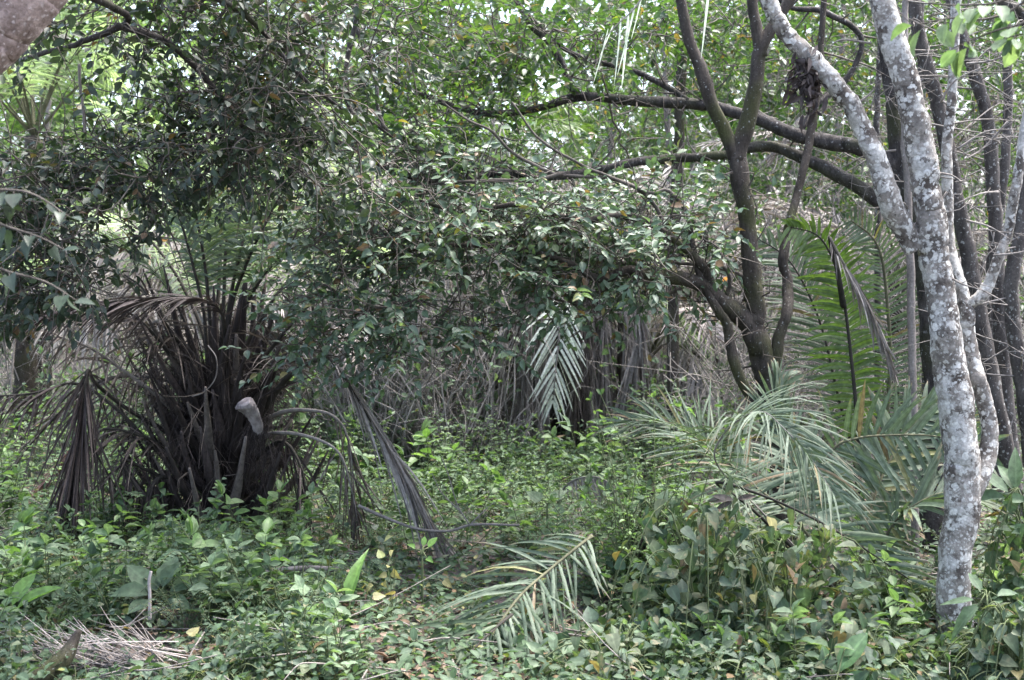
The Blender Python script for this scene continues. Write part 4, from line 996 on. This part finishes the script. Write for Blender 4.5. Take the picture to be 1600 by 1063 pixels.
# grey tangle of dry vines behind the trunks at right
tv = MB()
for _ in range(420):
    px = rng.uniform(1180, 1620); py = rng.uniform(160, 620); d = rng.uniform(9.5, 11.5)
    a = P(px, py, d); v = nrm(rn() * [1.2, .5, 1]); L = rng.uniform(.3, 1.1)
    tube(tv, smooth([a, a + v * L * .5 + rn(.1), a + v * L + rn(.2) - [0, 0, .15]], 9), [.005, .003, .002], 4, cap=False)
for _ in range(330):
    px = rng.uniform(1040, 1460); py = rng.uniform(400, 700); d = rng.uniform(8.3, 10)
    a = P(px, py, d); v = nrm(rn() * [1, .5, 1.1]); L = rng.uniform(.25, .9)
    tube(tv, smooth([a, a + v * L * .5 + rn(.1), a + v * L + rn(.18) - [0, 0, .12]], 9), [.004, .0026, .0014], 4, cap=False)
tag(tv.build("dry_vines", M['wood_pale']), "tangle of dry grey vines behind the trunks at right", "dry vines", kind='stuff')


# ------------------------------------------------------------------ plants: each builder works at the origin
def new_plant(name, lab, cat, group=None): return thing(name, lab, cat, (0, 0, 0), group)


def herb_parts(nst=5, h=.35, ll=.07, wr=.55, T=T_OVATE, spread=.12, pairs=5):
    st, ac = MB(), Acc()
    for s in range(nst):
        b = rn(spread * .4) * [1, 1, 0]; e = b + rn(spread) * [1, 1, 0] + [0, 0, h * rng.uniform(.6, 1.1)]
        m_ = (b + e) / 2 + rn(.03)
        pts = smooth([b, m_, e], 10); tube(st, pts, [.004, .0018], 4, cap=False)
        for k in range(pairs):
            t = .25 + .75 * (k + .5) / pairs; q = pts[min(int(t * 9), 9)]
            az = rng.uniform(0, 6.28)
            for a in (az, az + math.pi + rng.uniform(-.4, .4)):
                d = np.array([math.cos(a), math.sin(a), rng.uniform(-.1, .45)])
                ac.add(q + d * .012, d, np.array([0, 0, 1]) + rn(.25), ll * rng.uniform(.6, 1.15) * (1.1 - .35 * t), wr)
        for k in range(3):
            ac.add(pts[-1], rn(.6) + [0, 0, .6], rn(.4) + [0, -.2, 1], ll * .7, wr)
    return st, ac


def compound_parts(nl=7, L=.3, pairs=11, lf=.03, arch=.35):
    st, ac = MB(), Acc()
    for i in range(nl):
        az = i * 2.4 + rng.uniform(-.4, .4); el = rng.uniform(.5, 1.25)
        h = np.array([math.cos(az), math.sin(az), 0]); d = h * math.cos(el) + np.array([0, 0, math.sin(el)])
        l = L * rng.uniform(.7, 1.2)
        pts = smooth([[0, 0, 0], d * l * .5, d * l * .8 + h * l * .15, d * l + h * l * .35 - np.array([0, 0, arch * l])], 20)
        tube(st, pts, [.003, .0012], 4, cap=False)
        T = nrm(np.gradient(pts, axis=0)); side = nrm(np.cross(T, [0, 0, 1]))
        for k in range(pairs):
            j = min(5 + int(k * 14 / pairs), 19); sz = lf * (1 - .45 * abs(k / pairs - .35))
            for s in (-1, 1):
                ac.add(pts[j], side[j] * s + T[j] * .35 + rn(.12), np.array([0, 0, 1]) + h * .3 + rn(.2), sz * rng.uniform(.85, 1.1), .42)
    return st, ac


def creeper_parts(rx=.35, hz=.4, n=120, ll=.075, wr=.75, stems=10):
    st, ac = MB(), Acc()
    for s in range(stems):
        az = rng.uniform(0, 6.28); e = np.array([math.cos(az) * rx, math.sin(az) * rx, 0])
        tube(st, smooth([[0, 0, 0], e * .4 + [0, 0, hz * rng.uniform(.5, .9)], e * .8 + [0, 0, hz * .6], e * 1.05 + [0, 0, .03]], 14), [.004, .002], 4, cap=False)
    for k in range(n):
        az = rng.uniform(0, 6.28); el = math.asin(rng.random())
        r = rng.uniform(.6, 1.03)
        v = np.array([math.cos(az) * math.cos(el), math.sin(az) * math.cos(el), math.sin(el)])
        p = v * np.array([rx, rx, hz]) * r + [0, 0, .02]
        nr = nrm(v * [1 / rx, 1 / rx, 1 / hz]) * .7 + np.array([0, -.1, .8]) + rn(.35)
        d = rn() + np.array([0, 0, -.5])
        b = p - nrm(d) * .03 - v * .05
        tube(st, np.array([b, p]), [.0013, .0011], 3, cap=False)
        ac.add(p, d, nr, ll * rng.uniform(.5, 1.25), wr * rng.uniform(.85, 1.1))
    return st, ac


def grass_parts(n=16, L=.3, w=.03):
    st, ac = MB(), Acc()
    for i in range(n):
        d = rn(.35) * [1, 1, 0] + [0, 0, 1]
        ac.add(rn(.02) * [1, 1, 0], d, nrm(rn() * [1, 1, 0]) + [0, 0, .4], L * rng.uniform(.5, 1.1), w)
    return None, ac


def finish(o, st, ac, mat, T=T_OVATE, stem='stem_green'):
    if st is not None and st.v: st.build("stem", M[stem], o)
    lm = MB(); ac.place(lm, T); lm.build("leaves", M[mat], o)
    return o


def put(o, px, py=None, d=None, s=1.0, rz=None):
    q = G(px, py) if d is None else P(px, 600, d)
    q[2] = gz(q[0], q[1])
    o.location = q.tolist(); o.scale = (s, s, s); o.rotation_euler = (0, 0, rng.uniform(0, 6.28) if rz is None else rz)
    return o


kinds = []
LBL = {
    'fern': ("feathery plant with small paired leaflets in the low green cover", "feathery plants in the undergrowth", "plant"),
    'herb': ("leafy green herb among the low ground plants", "leafy herbs in the undergrowth", "herb"),
    'creeper': ("low mound of creeper leaves on the forest floor", "creeper mounds in the undergrowth", "creeper"),
    'grass': ("tuft of thin grass in the undergrowth", "grass tufts in the undergrowth", "grass tuft"),
    'shrub': ("leafy green shrub in the middle distance beyond the low ground plants", "leafy shrubs behind the clearing", "shrub"),
}
protos = {k: [] for k in LBL}
for v in range(4):
    o = new_plant("feathery_plant", *[LBL['fern'][i] for i in (0, 2, 1)]); st, ac = compound_parts(8 + v, .26 + .04 * v, 12, .03); protos['fern'].append(finish(o, st, ac, ('leaf_herb', 'leaf_herb', 'leaf_pale', 'leaf_creeper')[v], T_SMALL))
    o = new_plant("leafy_herb", *[LBL['herb'][i] for i in (0, 2, 1)]); st, ac = herb_parts(6, .26 + .05 * v, .05 + .012 * v); protos['herb'].append(finish(o, st, ac, ('leaf_herb', 'leaf_pale', 'leaf_creeper', 'leaf_herb')[v]))
    o = new_plant("creeper_mound", *[LBL['creeper'][i] for i in (0, 2, 1)]); st, ac = creeper_parts(.3, .22, 110, .06); protos['creeper'].append(finish(o, st, ac, ('leaf_creeper', 'leaf_herb', 'leaf_creeper', 'leaf_pale')[v], T_HEART))
    o = new_plant("grass_tuft", *[LBL['grass'][i] for i in (0, 2, 1)]); st, ac = grass_parts(18, .26, .03); protos['grass'].append(finish(o, st, ac, 'leaf_pale' if v % 2 else 'leaf_herb', T_BLADE))
    o = new_plant("shrub", *[LBL['shrub'][i] for i in (0, 2, 1)]); st, ac = herb_parts(9, .9, .09, .5, T_OVATE, .25, 9); protos['shrub'].append(finish(o, st, ac, ('leaf_herb', 'leaf_pale', 'leaf_pale', 'leaf_creeper')[v], T_OVATE, 'wood_thin'))

count = {k: 0 for k in LBL}


def sow(kind, px, py=None, d=None, s=1.0):
    i = count[kind]; count[kind] += 1
    pr = protos[kind]
    o = pr[i] if i < 4 else copy_tree(pr[i % 4])
    return put(o, px, py, d, s)


def free(px, py, pad=0):
    """keeps the sown plants off the things that lie or stand in the clearing"""
    for x0, y0, x1, y1 in ((585, 870, 960, 1100), (80, 1010, 280, 1100), (400, 893, 540, 960), (200, 970, 270, 1010), (520, 985, 570, 1040), (1255, 1060, 1345, 1100), (620, 820, 720, 850), (-10, 985, 60, 1050)):
        if x0 - pad < px < x1 + pad and y0 < py < y1: return False
    return True


def scatter(kind, n, x0, x1, y0, y1, s0, s1):
    k = 0
    while k < n:
        px, py = rng.uniform(x0, x1), rng.uniform(y0, y1)
        if free(px, py, 14): sow(kind, px, py, None, rng.uniform(s0, s1)); k += 1


scatter('fern', 95, -40, 660, 800, 1010, .45, .85)
scatter('fern', 25, 560, 1000, 760, 880, .5, .8)
scatter('herb', 100, -40, 1100, 740, 1085, .5, 1.0)
for k_ in range(80):
    px_ = rng.uniform(460, 1010); put(copy_tree(protos['herb'][1 if k_ % 3 else 3]), px_, rng.uniform(690, 830), None, rng.uniform(.5, 1.0))
scatter('shrub', 26, 470, 800, 660, 790, .35, .75)
scatter('shrub', 8, 985, 1100, 700, 790, .4, .75)
scatter('shrub', 22, -40, 250, 690, 800, .4, .8)
scatter('shrub', 10, 380, 480, 780, 850, .3, .5)
scatter('creeper', 62, -40, 1100, 860, 1095, .35, .75)
scatter('creeper', 40, 950, 1640, 900, 1095, .5, 1.0)
scatter('grass', 80, -20, 900, 740, 1085, .4, .9)
protos['broad'] = []; count['broad'] = 0
for v in range(4):
    o = new_plant("broadleaf_herb", "herb with broad soft leaves standing above the low ground plants", "herb", "broad-leaved herbs in the undergrowth")
    st, ac = herb_parts(3 + v % 2, .3 + .04 * v, .095 + .012 * v, .55, T_OVATE, .1, 4); protos['broad'].append(finish(o, st, ac, ('leaf_fresh', 'leaf_herb', 'leaf_pale', 'leaf_fresh')[v]))
scatter('broad', 34, -40, 620, 830, 1075, .55, 1.1)
scatter('broad', 26, 600, 1420, 860, 1080, .55, 1.1)
scatter('broad', 16, 480, 1000, 700, 830, .8, 1.4)
for _ in range(84):
    px_ = rng.uniform(-60, 1660)
    if 810 < px_ < 985: px_ += 190
    sow('shrub', px_ if not 620 < px_ < 830 or rng.random() < .3 else px_ + 300, None, rng.uniform(9.8, 14), rng.uniform(.5, 1.15))

# carpet of small leaves and litter between the plants: nobody could count these
gc = MB(); gl = MB()
N_ = 42000
yy = 4.4 + 11 * rng.random(N_) ** 1.7; xx = rng.uniform(-.46, .46, N_) * yy * 1.1
hh = gz(xx, yy) + rng.random(N_) ** 2 * .16
p = np.stack([xx, yy, hh], -1)
dens = np.sin(xx * 1.9 + 1) + np.sin(yy * 2.3 + xx) + rng.normal(size=N_) * .9
sel = dens > -.6
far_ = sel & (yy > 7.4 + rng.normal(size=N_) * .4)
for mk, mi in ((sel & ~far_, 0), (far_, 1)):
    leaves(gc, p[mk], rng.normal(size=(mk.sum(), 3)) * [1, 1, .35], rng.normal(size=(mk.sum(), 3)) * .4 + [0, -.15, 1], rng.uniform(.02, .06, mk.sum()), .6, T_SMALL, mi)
wd = MB(); wa = [Acc(), Acc(), Acc()]
k = 0
while k < 2300:
    y_ = 4.6 + 8.5 * rng.random() ** 1.25; x_ = rng.uniform(-.45, .45) * y_
    px_ = 800 + F * x_ / y_; py_ = 430 + F * 1.6 / y_
    k += 1; low_ = .35 if not free(px_, py_, 0) else 1.0
    b = np.array([x_, y_, float(gz(x_, y_))]); h = rng.uniform(.08, .26) * (1 + .13 * (y_ - 4.6)) * (.75 + .35 * math.sin(x_ * 2.1 + y_ * 1.3)) * low_
    pts = smooth([b, b + rn(.03) + [0, 0, h * .5], b + rn(.07) * [1, 1, .1] + [0, 0, h]], 7)
    tube(wd, pts, [.0028, .0012], 3, cap=False)
    sp_k = rng.integers(3); ll_ = (.028, .045, .062)[sp_k] * rng.uniform(.8, 1.2)
    for j in range((22, 12, 8)[sp_k]):
        q = pts[rng.integers(2, 7)]; d_ = rn() * [1, 1, .45]
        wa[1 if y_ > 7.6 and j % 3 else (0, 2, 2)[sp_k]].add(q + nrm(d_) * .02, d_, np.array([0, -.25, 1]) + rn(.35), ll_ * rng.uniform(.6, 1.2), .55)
for j, T_ in enumerate((T_SMALL, T_OVATE, T_HEART)): wa[j].place(wd, T_, j + 1)
tag(wd.build("weeds", [M['stem_green'], M['leaf_herb'], M['leaf_pale'], M['leaf_creeper']]), "low mixed weeds filling the forest floor between the larger plants", "weeds", kind='stuff')
tag(gc.build("ground_cover", [M['leaf_herb'], M['leaf_pale']]), "carpet of small green leaves over the forest floor", "ground cover", kind='stuff')
N_ = 9000
yy = 4.4 + 10 * rng.random(N_) ** 1.6; xx = rng.uniform(-.46, .46, N_) * yy * 1.1
p = np.stack([xx, yy, gz(xx, yy) + .01 + rng.random(N_) * .03], -1)
leaves(gl, p, rng.normal(size=(N_, 3)) * [1, 1, .15], rng.normal(size=(N_, 3)) * .35 + [0, 0, 1], rng.uniform(.03, .09, N_), .5, T_OVATE)
tag(gl.build("leaf_litter", M['litter']), "brown dead leaf litter on the soil", "leaf litter", kind='stuff')
tw = MB()
for _ in range(420):
    y_ = 4.4 + 8 * rng.random() ** 1.5; x_ = rng.uniform(-.45, .45) * y_; a = np.array([x_, y_, gz(x_, y_) + rng.uniform(.01, .15)]); e = a + rn(.25) * [1.3, 1, .25]
    tube(tw, smooth([a, (a + e) / 2 + rn(.03), e], 7), [.004, .002], 4)
tag(tw.build("twig_litter", M['wood_pale']), "thin dry twigs scattered through the undergrowth", "twigs", kind='stuff')


# ------------------------------------------------------------------ plants that can be told apart
def solo(name, lab, cat, st, ac, mat, T, px, py, s=1.0, stem='stem_green'):
    return put(finish(new_plant(name, lab, cat), st, ac, mat, T, stem), px, py, None, s)


# right foreground creeper mounds
for (lab, px, py, rx, hz, n, mat, ll) in (
        ("tall mound of rounded creeper leaves under the low palm's left fronds", 1100, 1000, .45, .74, 420, 'leaf_creeper', .075),
        ("creeper mound with speckled leaves in front of the low palm", 1240, 1005, .45, .6, 400, 'leaf_creeper', .08),
        ("dense creeper mound at the bottom edge left of the pale trunk", 1340, 1060, .38, .28, 280, 'leaf_creeper', .075),
        ("yellow-tinged creeper mound at the bottom right of the middle", 1180, 1060, .36, .26, 200, 'leaf_herb', .07),
        ("creeper mound climbing the right edge beside the pale trunk", 1620, 990, .26, .75, 300, 'leaf_herb', .075),
        ("dark creeper mound beside the pale trunk's foot", 1590, 1075, .2, .4, 170, 'leaf_creeper', .07),
        ("creeper mound hiding the dark stump below the pale-leaved shrub", 1050, 940, .34, .6, 280, 'leaf_herb', .07),
        ("creeper mound at the bottom edge right of the fallen green frond", 960, 1070, .35, .25, 160, 'leaf_creeper', .07)):
    st, ac = creeper_parts(rx, hz, n, ll, .72, 14)
    solo("creeper_mound", lab, "creeper", st, ac, mat, T_HEART, px, py)

# pale leaved shrub
st, ac = herb_parts(34, .95, .055, .5, T_OVATE, .22, 10)
solo("pale_shrub", "pale green small-leaved shrub right of the middle palm, above the creepers", "shrub", st, ac, 'leaf_fresh', T_ELLIP, 1015, 945)
st, ac = herb_parts(18, .5, .06, .55, T_OVATE, .16, 8)
solo("pale_shrub", "fresh light green shrub beside the lobed fern at the centre right", "shrub", st, ac, 'leaf_fresh', T_ELLIP, 935, 915)
st, ac = herb_parts(14, .6, .08, .5, T_OVATE, .2, 8)
solo("bright_shrub", "bright green leafy shrub at the left edge beyond the reddish dead frond", "shrub", st, ac, 'leaf_fresh', T_ELLIP, 5, 815)


def rosette(lab, px, py, specs, mat='leaf_big', T=T_OVATE, wr=.42, z=.1, name="broadleaf_plant"):
    """a plant with a few big leaves: specs = (azimuth, elevation, length)"""
    o = new_plant(name, lab, "plant")
    for az, el, L in specs:
        a, e = R(az), R(el); d = np.array([math.cos(a) * math.cos(e), math.sin(a) * math.cos(e), math.sin(e)])
        b = np.array([0, 0, z]); p = b + d * .05
        st = MB(); tube(st, smooth([[0, 0, -.02], b, p], 7), [.005, .003], 5); st.build("stem", M['stem_green'], o)
        lm = MB(); leaves(lm, [p], [d], [np.array([-.1, -.55, .9]) + rn(.1)], [L], [wr], T); lm.build("leaf", M[mat], o)
    put(o, px, py, None, 1.0, 0)


rosette("plant with four large smooth oval leaves at the bottom right", 1298, 1085, [(25, 48, .2), (170, 15, .13), (215, -15, .13), (-40, 20, .14), (100, 60, .1)], 'leaf_big', T_ELLIP, .42, .12)
rosette("lime plant with one tall upright leaf at the lower middle", 545, 1000, [(70, 75, .24), (185, 12, .19), (20, 15, .1)], 'leaf_lime', T_LANCE, .28, .08)
rosette("two broad lime leaves at the left edge", 10, 1010, [(25, 30, .2), (65, 45, .18), (150, 30, .16)], 'leaf_lime', T_ELLIP, .4, .12)
rosette("cluster of wide dull green leaves around the pale upright stick", 250, 985, [(200, 15, .16), (160, 40, .17), (80, 45, .18), (20, 25, .17), (-30, -5, .13), (240, -5, .14), (120, 20, .15), (50, 60, .13)], 'leaf_herb', T_OVATE, .62, .13)
rosette("bright small plant with three lime leaves left of the upright stick", 170, 955, [(150, 40, .1), (60, 40, .07), (20, 20, .06)], 'leaf_lime', T_ELLIP, .45, .12)
rosette("long-leaved seedling near the left edge above the lime leaves", 25, 950, [(10, 25, .12), (60, 40, .11), (120, 50, .11), (170, 20, .11), (-30, 10, .09)], 'leaf_pale', T_LANCE, .28, .18)
rosette("three heart-shaped leaves on a shoot at the centre right", 855, 870, [(150, 30, .11), (30, 35, .11), (-40, -10, .09)], 'leaf_pale', T_HEART, .7, .28)
rosette("yellow-green three-leaved shoot standing at the lower middle", 660, 960, [(150, 35, .05), (40, 45, .07), (-60, 0, .05), (80, 60, .05)], 'leaf_lime', T_OVATE, .6, .27)
rosette("large green leaves low between the low palm and the pale trunk", 1390, 960, [(60, 50, .13), (130, 50, .13), (170, 10, .11), (20, 25, .12)], 'leaf_pale', T_ELLIP, .42, .18)
rosette("plant with long hanging leaves at the pale trunk's right foot", 1540, 1060, [(200, -30, .16), (250, -50, .15), (300, -45, .16), (150, -10, .14), (20, 10, .13), (100, 30, .12)], 'leaf_herb', T_LANCE, .34, .35)
rosette("erect long-leaved shoots at the right edge halfway up", 1585, 990, [(80, 70, .2), (150, 40, .2), (170, 5, .2), (30, 30, .16), (100, 50, .18)], 'leaf_herb', T_LANCE, .34, .6)
rosette("bright leafy seedling at the bottom edge below the fallen green frond", 865, 1075, [(150, 30, .09), (40, 30, .1), (-20, 10, .09), (200, 0, .08), (90, 55, .08)], 'leaf_pale', T_ELLIP, .5, .1)

# yellowing vine sprays
for lab, px, py, n, z in (("spray of yellow leaves left of the fallen green frond", 610, 985, 16, .22), ("yellowed leaf cluster behind the fallen green frond's tips", 720, 935, 14, .1), ("yellow and lime leaf cluster on the bottom right creepers", 1190, 1030, 16, .32), ("small yellow fern tip in front of the big palm's foot", 325, 890, 10, .1)):
    st, ac = MB(), Acc()
    for _ in range(n):
        p = rn(.07) * [1.2, 1, 1] + [0, 0, z]; tube(st, smooth([[0, 0, 0], p * .6 + rn(.02), p], 6), [.002, .001], 3, cap=False)
        ac.add(p, rn() + [0, 0, -.3], np.array([0, -.6, .8]) + rn(.3), rng.uniform(.03, .06), .7)
    solo("yellow_vine", lab, "vine", st, ac, 'leaf_yellow', T_HEART, px, py)

# climbing shoot in front of the palm stump
st, ac = MB(), Acc()
pts = smooth([[0, 0, 0], [.02, 0, .15], [.06, 0, .3], [.1, -.02, .42]], 20); tube(st, pts, [.004, .002], 4)
for i in range(3, 20):
    s = 1 if i % 2 else -1; L = .08 * (1.1 - i / 26)
    ac.add(pts[i], np.array([s, -.2, .2]) + rn(.2), np.array([0, -.7, .7]) + rn(.2), L, .65)
put(finish(new_plant("climbing_shoot", "pale climbing shoot with paired leaves in front of the big palm's stump", "vine"), st, ac, 'leaf_pale', T_OVATE), 322, 862, None, 1.0, 0)

# lobed fern leaf
st, ac = MB(), Acc()
for k in range(7):
    az = R(-60 + k * 48); d = np.array([math.cos(az), -.1, math.sin(az)])
    for j in range(6):
        q = d * .025 * (j + 1); pr = np.cross(d, [0, -1, 0])
        for s in (-1, 1): ac.add(q + [0, 0, .25], d * .7 + pr * s, np.array([0, -1, .3]), .05 * (1 - j / 9), .3)
    tube(st, np.array([[0, 0, .25], d * .17 + [0, 0, .25]]), [.003, .001], 4)
tube(st, np.array([[0, .02, 0], [0, 0, .25]]), [.004, .003], 4)
put(finish(new_plant("lobed_fern", "pale lobed fern leaf right of the centre, at the fallen frond's upper end", "fern"), st, ac, 'leaf_pale', T_LANCE), 868, 905, None, 1.0, 0)

# taller ferns at the left
for lab, px, py, s in (("upright bright fern at the left in front of the broom-like dead frond", 165, 850, 1.5), ("fern at the left edge behind the herbs", 30, 870, 1.2), ("large feathery fern in the left foreground", 330, 955, 1.35)):
    st, ac = compound_parts(9, .32, 15, .035, .2); solo("fern", lab, "fern", st, ac, 'leaf_pale' if s > 1.3 else 'leaf_herb', T_SMALL, px, py, s)

# ------------------------------------------------------------------ fallen things on the ground
fb = G(880, 920)
o = thing("fallen_frond", "coarse green palm frond lying across the lower middle, tip towards the viewer", "palm frond", fb)
frond(o, fb, pp((925, 838, 5.75), (906, 852, 5.7), (852, 896, 5.6), (811, 933, 5.45), (767, 994, 5.3), (733, 1042, 5.15), (700, 1100, 5.0)), mat='palm_green', stalk='stalk_green', ll=.52, lw=.016, s0=.03, a0=64, a1=36, lift=.02, droop=.3, n=56, hint=(-.2, -.75, .65), rs=(.009, .004), jit=.17, miss=.16)
fb2 = G(790, 1050)
o = thing("fallen_frond", "withered frond with narrow hanging leaflets tangled below the fallen green frond at the bottom edge", "palm frond", fb2)
frond(o, fb2, pp((800, 960, 5.35), (770, 985, 5.25), (735, 1020, 5.1), (700, 1065, 4.95), (660, 1120, 4.85)), mat='palm_green', stalk='stalk_dark', ll=.34, lw=.016, s0=.02, a0=50, a1=25, lift=0, droop=.5, n=34, hint=(-.2, -.8, .6), rs=(.007, .003), jit=.2, miss=.15, hang=.3)
sb_ = G(1010, 930); sb_[2] = 0
mb = MB(); tube(mb, smooth([sb_, sb_ + [.0, 0, .14], sb_ + [.03, 0, .3]], 20), [.12, .09, .04], 12, rough=.25)
for _ in range(60):
    az = rng.uniform(0, 6.28); q = sb_ + np.array([math.cos(az) * .11, math.sin(az) * .11, rng.uniform(.1, .42)]); tube(mb, smooth([q, q + rn(.03) + [0, -.03, -.08], q + rn(.05) + [0, -.04, -.2]], 6), [.006, .002], 4, cap=False)
tag(mb.build("palm_stump", M['boot'], None, sb_), "short dark fibrous palm stump half hidden by creepers, right of the fallen green frond", "stump")


def stick(lab, ctrl, r, mat, name="fallen_branch", forks=()):
    pts = smooth(pp(*ctrl), 40); mb = MB()
    tube(mb, pts, np.linspace(r, r * .75, 40) * ctrl[0][2] / F, 9, rough=.08)
    for f in forks: tube(mb, smooth(pp(*f), 16), np.linspace(r * .5, r * .2, 16) * ctrl[0][2] / F, 6, rough=.06)
    tag(mb.build(name, M[mat], None, pts[0]), lab, "branch")


stick("grey fallen log lying level below the big palm, left of centre", ((402, 897, 6.3), (430, 893, 6.3), (480, 888, 6.3), (535, 890, 6.3)), 5.5, 'bark_back', "fallen_log")
stick("pale upright stick standing among the herbs on the left", ((234, 968, 5.4), (234, 930, 5.4), (233, 910, 5.4), (236, 893, 5.4)), 2.8, 'straw', "stick")
stick("thin crooked fallen branch crossing the clearing behind the fallen green frond", ((560, 790, 7), (600, 808, 7), (650, 826, 7), (700, 830, 7), (740, 820, 7), (812, 821, 7)), 2.6, 'wood_pale', "fallen_branch", (((735, 822, 7), (715, 790, 7), (700, 740, 7), (690, 715, 7)), ((733, 822, 7), (755, 800, 7), (772, 785, 7)), ((720, 800, 7), (690, 770, 7), (675, 740, 7))))
stick("thin dead branch poking up from the bottom edge, left of the fallen green frond", ((480, 1075, 5.1), (500, 1050, 5.1), (520, 1030, 5.1), (545, 1025, 5.1)), 2, 'wood_pale', "fallen_branch", (((502, 1048, 5.1), (498, 1034, 5.1), (505, 1020, 5.1)),))
stick("slender bent stem lying across the bottom right creepers", ((1090, 1075, 4.9), (1130, 1050, 4.9), (1170, 1025, 4.9)), 3, 'stem_green', "stem")
# pile of straw at the bottom left
q = G(150, 1060); o = thing("straw_pile", "pile of dry pale palm straw at the bottom left", "palm litter", q)
mb = MB()
for _ in range(130):
    c = P(rng.uniform(80, 270), rng.uniform(1000, 1075), rng.uniform(4.9, 5.15)); c[2] = max(c[2], .04)
    v = nrm(np.array([-.75, rng.normal() * .4, .42]) + rn(.28)); L = rng.uniform(.2, .5)
    tube(mb, smooth([c - v * L * .5, c + rn(.012), c + v * L * .5], 6), [.007, .0055, .002], 4, flat=.35)
mb.build("straw", M['straw'], o, q)
q2 = G(70, 1070); mb = MB()
tube(mb, smooth(pp((0, 1090, 4.7), (60, 1062, 4.72), (98, 1032, 4.76), (124, 985, 4.82)), 24), np.array([20, 26, 21, 7]) * 5 / F, 12, rough=.15, flat=.7)
tag(mb.build("rotten_log", M['bark_dark'], None, q2), "dark brown rotten chunk of bark beside the straw pile at the bottom left", "log")
# curled dead leaf sheath above the creepers, and the arched dry frond behind
q = P(1150, 780, 5.6); mb = MB(); ac = Acc()
for (az, L) in ((175, .11), (160, .1), (200, .08), (20, .09)):
    ac.add(q + rn(.01), np.array([math.cos(R(az)), -.1, math.sin(R(az)) - .1]), np.array([0, -1, .5]) + rn(.2), L, .3)
ac.place(mb, T_OVATE)
tag(mb.build("dry_sheath", M['dead_brown'], None, q), "curled dry brown leaf sheath resting on the creepers left of the low palm", "dead leaf")
q = P(900, 800, 8.2); q[2] = 0; o = thing("arched_dry_frond", "small dry frond arching over in front of the middle palm's skirt", "palm frond", q)
frond(o, q, pp((868, 800, 8.2), (880, 765, 8.1), (905, 748, 8.0), (940, 748, 7.9), (975, 775, 7.8)), mat='dead_grey', stalk='stalk_pale', ll=.16, lw=.012, s0=.3, a0=30, a1=10, hang=.6, n=34, rs=(.01, .004))
# a few orange dead leaves caught in the middle foliage
for i, (x, y) in enumerate(((860, 385), (872, 398), (945, 355), (1130, 440), (968, 366), (250, 375))):
    mb = MB(); q = P(x, y, 7.9); leaves(mb, [q], [rn()], [np.array([0, -1, .3])], [.055], [.5], T_OVATE)
    tag(mb.build("orange_leaf", M['orange'], None, q), "orange dead leaf caught among the green branches", "leaf", "orange leaves caught in the branches")
